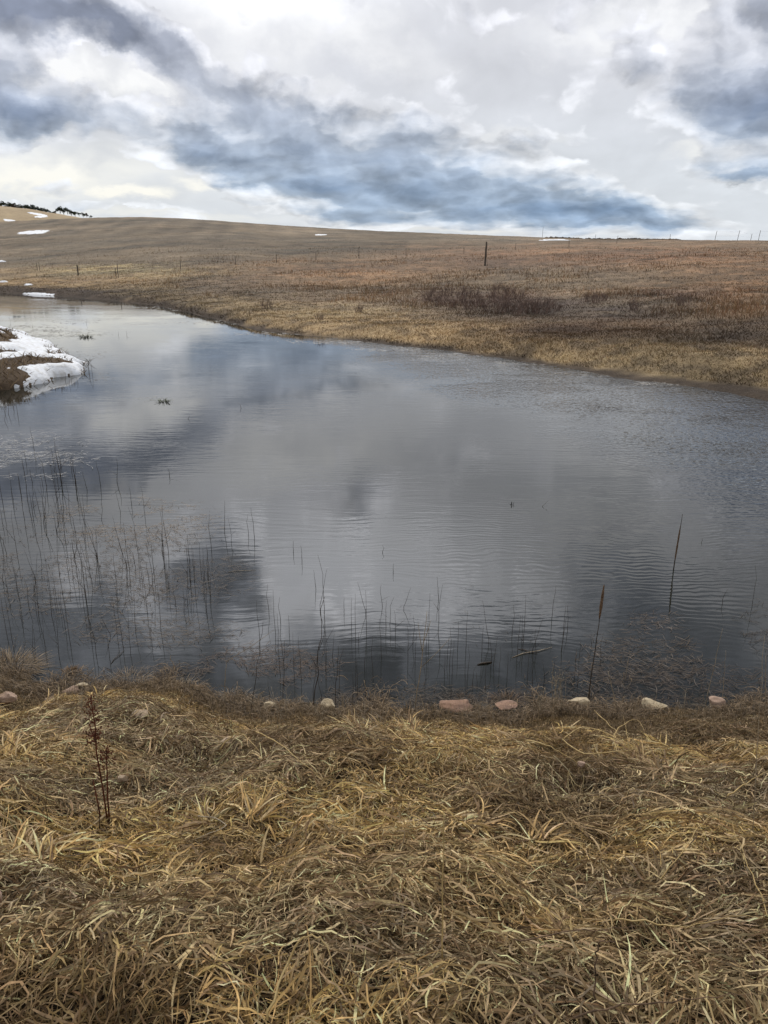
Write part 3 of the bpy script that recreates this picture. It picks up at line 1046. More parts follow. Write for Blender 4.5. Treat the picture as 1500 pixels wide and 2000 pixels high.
for (bx, by, rx, ry, tl, th, lab) in [
        (66, 453.5, 32, 3.4, -0.06, 0.05, 'large white snow patch high on the left of the brown hill'),
        (627, 458.5, 12, 1.2, 0.0, 0.05, 'small snow patch below the crest in the middle of the hill'),
        (1086, 469.0, 28, 1.6, 0.0, 0.12, 'snow drift on the skyline right of the wooden post'),
        (76, 574.5, 30, 2.8, 0.05, 0.04, 'thin snow patch on the far pond edge at the left'),
        (6, 551, 8, 0.9, 0.0, 0.12, 'sliver of snow on the far bank at the left edge'),
        (55, 557, 9, 0.7, 0.0, 0.12, 'thin streak of snow on the far bank above the pond-edge patch'),
        (4, 511, 7, 0.9, 0.0, 0.2, 'snow fleck in the tan grass at the left edge')]:
    o = snow_sheet(bx - rx * 1.4, bx + rx * 1.4, by - ry * 1.8, by + ry * 1.8, ell_mask(bx, by, rx, ry, tl, 0.55, int(bx) + 3), 'snow_patch', th, 60, 60)
    tag(o, lab, 'snow', 'snow patches on the hillside')


def far_patch(bx, by, rx, ry, tl, lab):
    a, b, c = ray(bx, by)
    az0 = math.degrees(math.atan2(a, b))
    rs_ = np.linspace(385, 619, 800)
    zz = hill_z(np.full(800, az0), rs_)
    _, pys = project(rs_ * math.sin(math.radians(az0)), rs_ * math.cos(math.radians(az0)), zz)
    rr0 = rs_[int(np.argmin(np.abs(pys - by)))]

    def grid(nx, ny):
        A, Rr = np.meshgrid(np.linspace(az0 - rx * 0.06, az0 + rx * 0.06, nx), np.linspace(max(385, rr0 - 60), min(618, rr0 + 60), ny), indexing='ij')
        return Rr * np.sin(np.radians(A)), Rr * np.cos(np.radians(A)), hill_z(A, Rr)
    o = snow_sheet(0, 0, 0, 0, ell_mask(bx, by, rx, ry, tl, 0.4, int(bx) + 5), 'snow_patch', 0.5, 60, 60, grid)
    tag(o, lab, 'snow', 'snow patches on the distant hill')


far_patch(20, 431, 14, 1.8, 0.14, 'slanting snow streak low on the distant pale hill')
far_patch(74, 418.5, 20, 1.6, 0.18, 'snow streak just under the trees of the distant hill')
far_patch(78, 423.5, 13, 1.1, 0.0, 'faint snow dabs below the tree line of the distant hill')

# ------------------------------------------------------------------ fences
def post_mesh(kind, h, lean, seed):
    m = MB()
    rr = random.Random(seed)
    if kind == 'wood':
        pts, rad = [], []
        for k in range(7):
            t = k / 6
            pts.append((lean * h * t + rr.uniform(-.008, .008), rr.uniform(-.008, .008), -0.3 + (h + 0.3) * t))
            rad.append(0.085 * (1 - 0.18 * t) * rr.uniform(0.95, 1.05))
        pts.append((lean * h, 0, h + 0.015))
        rad.append(0.05)
        m.tube(pts, rad, 9)
        return m.mesh('post', M_WOOD)
    m.tube([(0, 0, -0.3), (lean * h * 0.5, 0, h * 0.5), (lean * h, 0, h)], [0.034, 0.034, 0.032], 4)
    for k in range(6):
        z = 0.25 + k * (h - 0.35) / 5
        m.box((lean * z, -0.04, z), (0.012, 0.014, 0.01))
    return m.mesh('post', M_STEEL)


def fence(specs, label, wires):
    """specs: pixel x, base y, top y, kind, lean"""
    root = None
    tops = []
    for i, (px, yb, yt, kind, lean) in enumerate(specs):
        x, y, z = hit(px, yb, 420)
        h = (yb - yt) / FPX * (y * CP - (z - CAM_Z) * SP)
        h = min(max(h, 0.9), 3.2)
        if root is None:
            root = empty('fence', (x, y, z))
            tag(root, label, 'fence')
        o = link('post', post_mesh(kind, h, lean, i), None, root)
        o.location = (x - root.location.x, y - root.location.y, z - root.location.z)
        tops.append((Vector(o.location), h, lean))
    for f in wires:
        m = MB()
        for (p, h, l), (q, g, l2) in zip(tops[:-1], tops[1:]):
            a = p + Vector((l * h * f, 0, h * f))
            b = q + Vector((l2 * g * f, 0, g * f))
            mid = (a + b) / 2 - Vector((0, 0, 0.04))
            m.tube([a, mid, b], 0.0035, 3)
        m.build('wire', M_WIRE, root)
    return root


fence([(73, 528, 519, 'steel', 0.02), (78, 529, 513, 'steel', 0.0), (153, 538, 519, 'wood', 0.0), (227, 542, 524, 'steel', 0), (231, 542, 515, 'steel', 0.02),
       (353, 526, 508, 'steel', 0.0), (460, 517, 503, 'steel', 0.0), (540, 513, 500, 'steel', 0.0), (617, 508, 496, 'steel', 0.02),
       (701, 505, 487, 'steel', 0.0), (793, 500, 485, 'steel', 0.0), (906, 496, 484, 'steel', 0.0)],
      'thin posts with wire along the foot of the far hill, left of the tall post', (0.45, 0.9))
fence([(1007, 488, 475, 'steel', 0.0), (1111, 483, 469, 'steel', 0.0), (1204, 476, 461, 'steel', 0.12), (1308, 469, 458, 'steel', 0.02)],
      'short row of thin posts climbing the slope right of the tall post', (0.45, 0.9))
fence([(1396, 469, 452, 'steel', 0.13), (1440, 469, 451, 'steel', 0.14), (1466, 469, 459, 'steel', 0.1), (1481, 469.5, 451, 'steel', 0.1), (1530, 469, 452, 'steel', 0)],
      'leaning thin posts standing on the skyline at the right edge', (0.45, 0.9))
fence([(1059, 464, 445, 'steel', 0.04), (1163, 466, 457, 'steel', 0.0)], 'pair of lone thin posts on the skyline above the snow drift', (0.5,))
x, y, z = hit(947, 519)
hh = (519 - 475) / FPX * (y * CP - (z - CAM_Z) * SP)
o = link('wooden_post', post_mesh('wood', hh, 0.03, 77), None, None, (x, y, z))
o.scale = (1.25, 1.25, 1)
tag(o, 'tall dark wooden post standing alone on the far slope', 'post')

# ------------------------------------------------------------------ hillside vegetation
def hill_blades(n, seed, pxr, pyr, hmin, hmax, wmin, wmax, keep=None, tint=None, lean=0.5, name='hill_grass', label=None, cat=None):
    rs = np.random.RandomState(seed)
    # scattered over the slope, denser close by
    az = np.radians(rs.uniform(-33, 33, n * 2))
    rf = np.interp(np.degrees(az), FS_AZ, FS_R)
    u = rs.uniform(0, 1, n * 2)
    far = np.interp(np.degrees(az), CR_AZ, CR_R)
    q = 1 / (1 / (rf + 0.3) + u * (1 / far - 1 / (rf + 0.3)))
    r = q
    x, y = r * np.sin(az), r * np.cos(az)
    z = H(x, y)
    px, py = project(x, y, z)
    ok = z > 0.03
    if keep is not None:
        ok &= keep(px, py, x, y, rs)
    x, y, z, px, py, r = [a[ok][:n] for a in (x, y, z, px, py, r)]
    m = len(x)
    C = land_colour(x, y, z)
    C = C * rs.uniform(0.68, 1.38, (m, 1)) * (1 + rs.uniform(-.06, .06, (m, 3)))
    if tint is not None:
        C = C * np.array(tint)
    h = rs.uniform(hmin, hmax, m) * (0.6 + 0.9 * fbm(x / 2.2, y / 2.2, 101, 3))
    a = rs.uniform(0, 6.283, m)
    ln = rs.uniform(0, lean, m) * h
    k = 3
    t = np.linspace(0, 1, k)
    P = np.empty((m, k, 3))
    P[..., 0] = x[:, None] + np.cos(a)[:, None] * ln[:, None] * t ** 1.7
    P[..., 1] = y[:, None] + np.sin(a)[:, None] * ln[:, None] * t ** 1.7
    P[..., 2] = z[:, None] - 0.02 + h[:, None] * t * (1 - 0.25 * t)
    w = (rs.uniform(wmin, wmax, m) * (r / 20) ** 0.55)[:, None] * np.array([1.0, 0.75, 0.12])[None]
    sa = rs.uniform(-0.9, 0.9, m)
    S = np.zeros((m, k, 3))
    S[..., 0] = np.cos(sa)[:, None]
    S[..., 1] = np.sin(sa)[:, None]
    V, F, CC = ribbons(P, w, S, np.clip(C, 0.01, 0.6))
    o = link(name, mesh_from(name, V, F, True, CC), M_HILLGRASS)
    tag(o, label or 'dry grass covering the far slope', cat or 'grass', None, 'stuff')
    return o


hill_blades(165000, 1, None, None, 0.04, 0.13, 0.006, 0.014, lean=1.6, name='hill_grass',
            label='short dry prairie grass covering the far slope above the pond')


def tall_keep(px, py, x, y, rs):
    n = fbm(x / 4, y / 4, 111, 3)
    band = np.interp(px, [0, 300, 600, 1500], [0.15, 0.5, 1, 1])
    ys = np.interp(px, SH_PX, SH_PY)
    return (ys - py > np.interp(px, [0, 400, 900, 1500], [25, 42, 75, 150])) & (py > 484) & (rs.uniform(0, 1, len(x)) < sm(n, 0.45, 0.65) * band)


hill_blades(36000, 2, None, None, 0.14, 0.38, 0.006, 0.013, keep=tall_keep, tint=(1.1, 1.0, 0.92), lean=0.9, name='tall_grass',
            label='taller reddish bunch grass in patches on the far slope')


def pen_blades(n, seed):
    rs = np.random.RandomState(seed)
    x = rs.uniform(-26, -6.5, n * 3)
    y = rs.uniform(15.5, 42, n * 3)
    z = H(x, y)
    px, py = project(x, y, z)
    mk = pen_mask(px, py, x, y, z)
    pd = pen_dist(x, y)
    ok = (pd > -0.1) & ((mk < 0.02) | (rs.uniform(0, 1, n * 3) < 0.03))
    x, y, z = [a[ok][:n] for a in (x, y, z)]
    m = len(x)
    C = np.array([0.17, 0.12, 0.07]) * rs.uniform(0.35, 1.7, (m, 1))
    h = rs.uniform(0.06, 0.26, m)
    a = rs.uniform(0, 6.283, m)
    ln = rs.uniform(0.3, 1.5, m) * h
    t = np.linspace(0, 1, 3)
    P = np.empty((m, 3, 3))
    P[..., 0] = x[:, None] + np.cos(a)[:, None] * ln[:, None] * t
    P[..., 1] = y[:, None] + np.sin(a)[:, None] * ln[:, None] * t
    P[..., 2] = z[:, None] + h[:, None] * t * (1 - 0.35 * t)
    w = rs.uniform(0.006, 0.014, m)[:, None] * np.array([1, .8, .1])[None]
    S = np.zeros((m, 3, 3))
    S[..., 0] = 1
    V, F, CC = ribbons(P, w, S, C)
    o = link('headland_grass', mesh_from('headland_grass', V, F, True, CC), M_HILLGRASS)
    tag(o, 'dark brown dead grass showing between the snow on the headland', 'grass', None, 'stuff')


pen_blades(16000, 5)


def shrub_mesh(seed):
    rr = random.Random(seed)
    m = MB()
    for k in range(26):
        a = rr.uniform(0, 6.28)
        tilt = rr.uniform(0.05, 0.6)
        h = rr.uniform(0.55, 1.0)
        b = Vector((rr.uniform(-.25, .25), rr.uniform(-.25, .25), -0.05))
        d = Vector((math.cos(a) * tilt, math.sin(a) * tilt, 1)).normalized()
        mid = b + d * h * 0.5 + Vector((rr.uniform(-.05, .05), rr.uniform(-.05, .05), 0))
        top = b + d * h
        m.tube([b, mid, top], [0.011, 0.008, 0.003], 3)
        for j in range(5):
            f = rr.uniform(0.35, 0.95)
            s = b.lerp(top, f)
            e = s + Vector((rr.uniform(-.16, .16), rr.uniform(-.16, .16), rr.uniform(0.08, 0.22)))
            m.tube([s, e], [0.006, 0.002], 3)
    return m.mesh('shrub', M_SHRUB, False)


SHR = [shrub_mesh(s) for s in (1, 2, 3, 4)]
shr_spots = []
rr = random.Random(5)
for px, py in [(835, 588), (858, 596), (872, 578), (884, 600), (900, 588), (915, 604), (925, 582), (938, 598), (950, 608), (962, 590), (976, 612),
               (985, 598), (998, 608), (1010, 616), (1020, 602), (1034, 612), (1046, 606), (1060, 612), (1070, 604), (968, 574), (990, 578), (1012, 584),
               (846, 572), (905, 570), (1088, 608), (1150, 590), (1165, 592), (1180, 588), (1240, 606), (1330, 598), (520, 603), (625, 625), (700, 610)]:
    shr_spots.append((px, py))
left_rank = {}
for a_, b_ in ((0, 24), (24, 30)):
    for q_, i_ in enumerate(sorted(range(a_, b_), key=lambda v: shr_spots[v][0])):
        left_rank[i_] = ordinal(q_ + 1)
for i, (px, py) in enumerate(shr_spots):
    x, y, z = hit(px, py)
    o = link('shrub', SHR[i % 4], None, None, (x, y, z))
    s = 0.95 if 22 > i else 0.7
    s *= rr.uniform(0.75, 1.15)
    o.scale = (s * 1.1, s * 1.1, s * 0.78)
    o.rotation_euler = (0, 0, rr.uniform(0, 6.28))
    if i < 24:
        tag(o, 'bare purplish shrub in the thicket below the tall post, ' + left_rank[i] + ' from the left', 'shrub', 'shrubs of the dark thicket on the far slope')
    elif i < 30:
        tag(o, 'small bare shrub on the slope right of the thicket, ' + left_rank[i] + ' from the left', 'shrub', 'small shrubs right of the thicket')
    else:
        tag(o, ['small bare shrub on the straw coloured far bank, left of the thicket', 'lone bare shrub low on the far bank near the water',
                'bare shrub on the far bank straight left of the thicket'][i - 30], 'shrub')

# dark low brush along the skyline at the right
rs = np.random.RandomState(40)
m = MB()
for k in range(260):
    px = rs.uniform(1065, 1325)
    py = np.interp(px, CR_PX, CR_PY) + 0.8
    a, b, c = ray(px, py)
    az = math.atan2(a, b)
    rad = float(np.interp(math.degrees(az), CR_AZ, CR_R)) + rs.uniform(1, 9)
    x, y = rad * math.sin(az), rad * math.cos(az)
    z = float(H(x, y))
    hgt = rs.uniform(0.12, 0.28) * (1.0 if px < 1250 else 0.6)
    m.lump((x, y, z + hgt * 0.4), (rs.uniform(0.25, 0.8), 0.4, hgt), k)
o = m.build('brush', M_PINE_B, smooth=False)
tag(o, 'low dark brush line along the skyline behind the snow drift', 'brush', None, 'stuff')

# ------------------------------------------------------------------ near bank: matted straw
def mat_height(x, y):
    """top of the matted grass above the soil"""
    yn = np.interp(x, NS_X, NS_Y)
    d = yn - y
    big = fbm(x / 0.62 + 5, y / 0.5, 121, 3, 0.5)
    return (0.025 + 0.12 * sm(big, 0.36, 0.72)) * sm(d, 0.15, 1.5) + 0.012


def straw_colours(x, y, n, rs):
    yn = np.interp(x, NS_X, NS_Y)
    d = yn - y
    reg = fbm(x / 0.8 + 2, y / 0.55, 131, 3, 0.55)
    reg2 = fbm(x / 0.5 - 4, y / 0.4 + 8, 137, 3, 0.55)
    gold = np.array([0.56, 0.372, 0.145])
    pale = np.array([0.62, 0.455, 0.240])
    grey = np.array([0.330, 0.250, 0.150])
    brown = np.array([0.150, 0.095, 0.045])
    u = rs.uniform(0, 1, n)
    wg = sm(reg, 0.38, 0.66)[:, None]
    c = gold * wg + grey * (1 - wg)
    k = (u < 0.26)[:, None]
    c = np.where(k, pale, c)
    k = ((u > 0.80 - 0.18 * (1 - wg[:, 0])))[:, None]
    c = np.where(k, brown * 1.2, c)
    k = sm(0.44 - reg2, 0, 0.12)[:, None] * 0.65
    c = c * (1 - k) + brown * k
    # wetter and darker by the water
    kd = (1 - sm(d, 0.1, 0.9))[:, None] * 0.5
    c = c * (1 - kd) + np.array([0.15, 0.100, 0.052]) * kd
    return np.clip(c * rs.uniform(0.42, 1.5, (n, 1)) * (1 + rs.uniform(-0.05, 0.05, (n, 3))), 0.01, 0.7)


def straw_points(n, rs, view=True):
    if view:
        y = np.sqrt(rs.uniform(0.9 ** 2, 5.6 ** 2, n * 2)) if False else rs.uniform(0.95, 5.4, n * 2)
        # more where the picture shows it larger
        dens = np.interp(y, [0.95, 2.0, 5.4], [1.0, 1.0, 0.62])
        y = y[rs.uniform(0, 1, len(y)) < dens]
        hw = 0.35 + 0.33 + 0.56 * y
        x = rs.uniform(-1, 1, len(y)) * hw
        # uniform density: reject where the strip is narrow
        ok = rs.uniform(0, 1, len(y)) < hw / hw.max()
        x, y = x[ok], y[ok]
    else:
        x = rs.uniform(-3.9, 3.9, n)
        y = rs.uniform(0.1, 5.5, n)
        ok = np.abs(x) > 0.55 + 0.56 * y
        x, y = x[ok], y[ok]
    yn = np.interp(x, NS_X, NS_Y)
    ok = (yn - y > 0.02)
    return x[ok], y[ok]


def straw_layer(name, n, seed, L0, L1, w0, w1, lift, spread, label, view=True, gain=1.0, k=6, drop=(0.0, 1.0)):
    rs = np.random.RandomState(seed)
    x, y = straw_points(n, rs, view)
    m = len(x)
    L = rs.uniform(L0, L1, m)
    near = np.interp(y, [1.0, 5.0], [1.0, 0.8])
    L = L * near
    dsh = np.interp(x, NS_X, NS_Y) - y
    L = L * np.interp(dsh, [0, 0.25, 1.2], [0.35, 0.6, 1.0])
    lift = lift * np.interp(dsh, [0, 0.3, 1.3], [0.3, 0.4, 1.0])[:, None]
    flow = fbm(x / 0.55, y / 0.45, 141, 2, 0.5) * 12.0 + fbm(x / 0.2, y / 0.2, 143, 2) * 2.5
    a = flow + rs.normal(0, spread, m)
    curv = rs.normal(0, 1.5, m) + 1.1 * (fbm(x / 0.4, y / 0.4, 151, 2) - 0.5)
    t = np.linspace(0, 1, k)
    ang = a[:, None] + curv[:, None] * t[None] ** 1.3
    kink = (rs.uniform(0, 1, m) < 0.3) * rs.normal(0, 1.0, m)
    ang = ang + kink[:, None] * (t[None] > rs.uniform(0.25, 0.75, (m, 1)))
    seg = (L / (k - 1))[:, None]
    dx, dy = np.cos(ang) * seg, np.sin(ang) * seg
    X = x[:, None] + np.concatenate([np.zeros((m, 1)), np.cumsum(dx[:, :-1], 1)], 1)
    Y = y[:, None] + np.concatenate([np.zeros((m, 1)), np.cumsum(dy[:, :-1], 1)], 1)
    layer = rs.uniform(drop[0], drop[1], m)[:, None]
    mh = mat_height(X, Y)
    Z = H(X, Y) + mh * layer
    arch = rs.uniform(0.0, 1.0, m)[:, None] ** 2 * lift * L[:, None]
    Z = Z + arch * np.sin(np.pi * np.clip(t * rs.uniform(0.75, 1.1, m)[:, None], 0, 1))
    Z = Z + rs.normal(0, 0.006, (m, k))
    P = np.stack([X, Y, Z], -1)
    wprof = np.array([0.55, 1.0, 1.0, 0.85, 0.6, 0.10]) if k == 6 else np.interp(t, [0, .2, .7, 1], [.55, 1, .8, .1])
    W = rs.uniform(w0, w1, m)[:, None] * wprof[None]
    # twist: the flat side turns along the blade
    tw = rs.uniform(-1.2, 1.2, m)[:, None] + rs.normal(0, 0.9, m)[:, None] * t[None]
    side = np.stack([-np.sin(ang), np.cos(ang), 0 * ang], -1)
    S = side * np.cos(tw)[..., None]
    S[..., 2] += np.sin(tw)
    C = straw_colours(x, y, m, rs) * gain
    # stems deep in the mat are old and dull
    V, F, CC = ribbons(P, W, S, C)
    o = link(name, mesh_from(name, V, F, True, CC), M_STRAW)
    tag(o, label, 'grass', None, 'stuff')


straw_layer('matted_grass', 132000, 1, 0.04, 0.145, 0.0011, 0.0032, 0.09, 1.0, 'matted dry straw covering the near bank', drop=(0.2, 1.0), k=5)
straw_layer('straw_litter', 60000, 4, 0.015, 0.07, 0.0009, 0.0030, 0.25, 1.5, 'short broken bits of straw lying in the mat', drop=(0.5, 1.05), k=3, gain=1.05)
straw_layer('bent_grass', 7000, 2, 0.08, 0.21, 0.0013, 0.0036, 0.26, 0.6, 'longer bent straw blades arching over the near bank', drop=(0.6, 1.05), gain=1.12)
straw_layer('grass', 62000, 3, 0.05, 0.17, 0.0016, 0.0042, 0.12, 0.9, 'dry straw beside the viewpoint', view=False, k=5)


def shore_grass(n, seed):
    """wet dark straw hanging over the waterline"""
    rs = np.random.RandomState(seed)
    x = rs.uniform(-4.2, 4.2, n * 4)
    yn = np.interp(x, NS_X, NS_Y)
    d = rs.normal(0.06, 0.14, n * 4)
    y = yn - d
    cl = fbm(x * 2.6, y * 2.6, 161, 3, 0.6)
    ok = cl > np.interp(d, [-0.25, 0.0, 0.2], [0.60, 0.50, 0.36])
    x, y = x[ok][:n], y[ok][:n]
    m = len(x)
    k = 4
    t = np.linspace(0, 1, k)
    L = rs.uniform(0.04, 0.15, m)
    a = rs.uniform(0, 6.283, m)
    ang = a[:, None] + rs.normal(0, 0.7, m)[:, None] * t
    X = x[:, None] + np.cos(ang) * L[:, None] * t
    Y = y[:, None] + np.sin(ang) * L[:, None] * t
    Z = np.maximum(H(X, Y), 0.0) + 0.004 + rs.uniform(0, 0.05, m)[:, None] + (rs.uniform(0, 0.5, m) * L)[:, None] * np.sin(np.pi * t)
    S = np.stack([-np.sin(ang), np.cos(ang), rs.uniform(-.6, .6, (m, 1)) + 0 * ang], -1)
    W = rs.uniform(0.0010, 0.0026, m)[:, None] * np.array([.7, 1, .8, .1])[None]
    C = np.array([0.17, 0.12, 0.07]) * rs.uniform(0.2, 1.9, (m, 1))
    V, F, CC = ribbons(np.stack([X, Y, Z], -1), W, S, C)
    o = link('shore_grass', mesh_from('shore_grass', V, F, True, CC), M_STRAW)
    tag(o, 'dark wet straw along the ragged near waterline', 'grass', None, 'stuff')


shore_grass(15000, 33)


def tufts(n, seed):
    """clumps whose blades spring from one spot and fall over to one side"""
    rs = np.random.RandomState(seed)
    cx, cy = straw_points(n * 6, rs, True)
    yn = np.interp(cx, NS_X, NS_Y)
    reg = fbm(cx / 0.8 + 2, cy / 0.55, 131, 3, 0.55)
    ok = (reg > 0.42) & (yn - cy > 0.7)
    cx, cy = cx[ok][:n], cy[ok][:n]
    n = len(cx)
    nb = 46
    a0 = fbm(cx / 0.55, cy / 0.45, 141, 2, 0.5) * 12.0
    x = np.repeat(cx, nb) + rs.normal(0, 0.022, n * nb)
    y = np.repeat(cy, nb) + rs.normal(0, 0.022, n * nb)
    a = np.repeat(a0, nb) + rs.normal(0, 0.8, n * nb)
    m = n * nb
    L = rs.uniform(0.08, 0.21, m) * np.repeat(rs.uniform(0.7, 1.1, n), nb)
    k = 7
    t = np.linspace(0, 1, k)
    el0 = rs.uniform(0.3, 1.1, m)[:, None]
    el = el0 - (el0 + rs.uniform(0.1, 0.7, m)[:, None]) * t[None] ** 0.75
    ang = a[:, None] + rs.normal(0, 0.6, m)[:, None] * t[None]
    seg = (L / (k - 1))[:, None]
    d = np.stack([np.cos(ang) * np.cos(el), np.sin(ang) * np.cos(el), np.sin(el)], -1) * seg[..., None]
    P = np.zeros((m, k, 3))
    z0 = H(x, y) + mat_height(x, y) * 0.4
    P[:, 0] = np.stack([x, y, z0], -1)
    P[:, 1:] = P[:, :1] + np.cumsum(d[:, :-1], 1)
    floor = H(P[..., 0], P[..., 1]) + mat_height(P[..., 0], P[..., 1]) * 0.8
    P[..., 2] = np.maximum(P[..., 2], floor + rs.uniform(0, 0.02, (m, 1)))
    W = rs.uniform(0.0018, 0.0042, m)[:, None] * np.array([.6, .9, 1, .95, .8, .5, .08])[None]
    tw = rs.uniform(-0.9, 0.9, m)[:, None] + rs.normal(0, 0.8, m)[:, None] * t[None]
    side = np.stack([-np.sin(ang), np.cos(ang), 0 * ang], -1)
    S = side * np.cos(tw)[..., None]
    S[..., 2] += np.sin(tw)
    C = straw_colours(x, y, m, rs) * 1.15
    V, F, CC = ribbons(P, W, S, C)
    o = link('grass_tufts', mesh_from('grass_tufts', V, F, True, CC), M_STRAW)
    tag(o, 'golden dry tufts falling over on the near bank', 'grass', None, 'stuff')


tufts(150, 9)


def thin_upright(n, seed):
    rs = np.random.RandomState(seed)
    x, y = straw_points(n * 6, rs, True)
    yn = np.interp(x, NS_X, NS_Y)
    d = yn - y
    ok = rs.uniform(0, 1, len(x)) < np.interp(d, [0, 0.1, 0.9, 1.6, 4], [0.3, 1.0, 0.8, 0.12, 0.05])
    x, y = x[ok][:n], y[ok][:n]
    m = len(x)
    k = 5
    t = np.linspace(0, 1, k)
    h = rs.uniform(0.03, 0.14, m)
    a = rs.uniform(0, 6.28, m)
    ln = h * rs.uniform(0, 0.7, m)
    P = np.empty((m, k, 3))
    P[..., 0] = x[:, None] + np.cos(a)[:, None] * ln[:, None] * t ** 1.8 + rs.normal(0, .003, (m, k))
    P[..., 1] = y[:, None] + np.sin(a)[:, None] * ln[:, None] * t ** 1.8
    P[..., 2] = (H(x, y))[:, None] + h[:, None] * t
    W = rs.uniform(0.0008, 0.0018, m)[:, None] * np.array([1, .9, .8, .6, .15])[None]
    S = np.zeros((m, k, 3))
    sa = rs.uniform(-0.6, .6, m)
    S[..., 0] = np.cos(sa)[:, None]
    S[..., 1] = np.sin(sa)[:, None]
    C = np.array([0.31, 0.23, 0.135]) * rs.uniform(0.3, 1.5, (m, 1))
    V, F, CC = ribbons(P, W, S, C)
    o = link('fine_grass', mesh_from('fine_grass', V, F, True, CC), M_STRAW)
    tag(o, 'fine upright dead grass along the water edge', 'grass', None, 'stuff')


thin_upright(9000, 12)

# ------------------------------------------------------------------ floating straw
FLOAT_ZONES = [  # px, py, rx, ry, pieces, size, colour
    (250, 1020, 160, 46, 1900, 0.035, (0.17, 0.125, 0.08)), (150, 1130, 230, 80, 1900, 0.035, (0.10, 0.075, 0.05)),
    (330, 1110, 150, 70, 1700, 0.035, (0.085, 0.066, 0.048)), (60, 890, 110, 42, 1300, 0.05, (0.34, 0.325, 0.30)),
    (60, 1060, 120, 70, 700, 0.035, (0.09, 0.07, 0.05)), (300, 1235, 160, 30, 520, 0.035, (0.10, 0.076, 0.052)),
    (520, 1300, 130, 40, 1000, 0.03, (0.095, 0.066, 0.045)), (330, 1330, 200, 30, 800, 0.03, (0.09, 0.066, 0.045)),
    (1240, 1290, 150, 50, 900, 0.035, (0.10, 0.075, 0.052)), (1300, 1335, 230, 40, 900, 0.035, (0.075, 0.056, 0.04)),
    (1270, 1215, 60, 20, 150, 0.035, (0.12, 0.092, 0.068)), (1490, 1250, 70, 70, 420, 0.035, (0.06, 0.05, 0.04)),
    (800, 1362, 340, 20, 1000, 0.028, (0.08, 0.06, 0.04)), (1000, 1374, 560, 12, 1000, 0.028, (0.08, 0.06, 0.04)),
    (560, 1374, 200, 12, 500, 0.028, (0.08, 0.06, 0.04)), (940, 1200, 200, 60, 60, 0.02, (0.05, 0.04, 0.03)),
    (110, 652, 95, 8, 420, 0.16, (0.14, 0.13, 0.10)), (60, 640, 60, 8, 150, 0.16, (0.14, 0.13, 0.10)), (170, 695, 40, 12, 80, 0.1, (0.14, 0.12, 0.09)),
    (170, 740, 50, 14, 160, 0.09, (0.10, 0.085, 0.07)), (300, 780, 50, 5, 60, 0.09, (0.10, 0.10, 0.06)), (145, 628, 60, 5, 40, 0.12, (0.09, 0.08, 0.06)),
]
for _px, _w in ((420, 90), (520, 80), (640, 90), (760, 90), (880, 80), (1010, 90), (1150, 90), (1290, 80), (300, 60)):
    FLOAT_ZONES.append((_px, float(np.interp(_px, [p[0] for p in FAR_SHORE], [p[1] for p in FAR_SHORE])) + 6, _w, 4.5, 170, 0.14, (0.30, 0.275, 0.235)))



def floating():
    rs = np.random.RandomState(77)
    Pn, Wn, Sn, Cn = [], [], [], []
    for (bx, by, rx, ry, n, size, c) in FLOAT_ZONES:
        a = rs.uniform(0, 6.283, n)
        q = np.sqrt(rs.uniform(0, 1, n)) * rs.uniform(0.75, 1.25, n)
        px, py = bx + np.cos(a) * q * rx, by + np.sin(a) * q * ry
        x, y = on_water(px, py)
        keep = (H(x, y, False) < 0.0) & (fbm(x * 2.2, y * 2.2, 201, 3) > 0.40)
        x, y = x[keep], y[keep]
        m = len(x)
        L = size * rs.uniform(0.35, 1.7, m) * (2.0 if size < 0.08 else 1)
        d = rs.normal(0, 0.75, m)
        bend = rs.normal(0, 0.5, m)
        t = np.array([0, .5, 1.0])
        ang = d[:, None] + bend[:, None] * t
        P = np.empty((m, 3, 3))
        P[:, 0] = np.stack([x, y, 0 * x], -1)
        for k in (1, 2):
            P[:, k, 0] = P[:, k - 1, 0] + np.cos(ang[:, k]) * L * 0.5
            P[:, k, 1] = P[:, k - 1, 1] + np.sin(ang[:, k]) * L * 0.5
        P[..., 2] = 0.004 + rs.uniform(0, 0.004, m)[:, None] + np.abs(rs.normal(0, 0.004, (m, 3)))
        dist = np.hypot(x, y)
        w = rs.uniform(0.0010, 0.0026, m) * np.maximum(1, dist / 8)
        W = w[:, None] * np.array([.6, 1, .3])[None]
        S = np.stack([-np.sin(ang), np.cos(ang), 0.3 + 0 * ang], -1)
        Pn.append(P)
        Wn.append(W)
        Sn.append(S)
        Cn.append(np.array(c) * rs.uniform(0.3, 1.5, (m, 1)))
    V, F, C = ribbons(np.concatenate(Pn), np.concatenate(Wn), np.concatenate(Sn), np.concatenate(Cn))
    o = link('floating_straw', mesh_from('floating_straw', V, F, True, C), M_FLOAT)
    tag(o, 'broken dead stems and straw floating on the pond', 'debris', None, 'stuff')


floating()

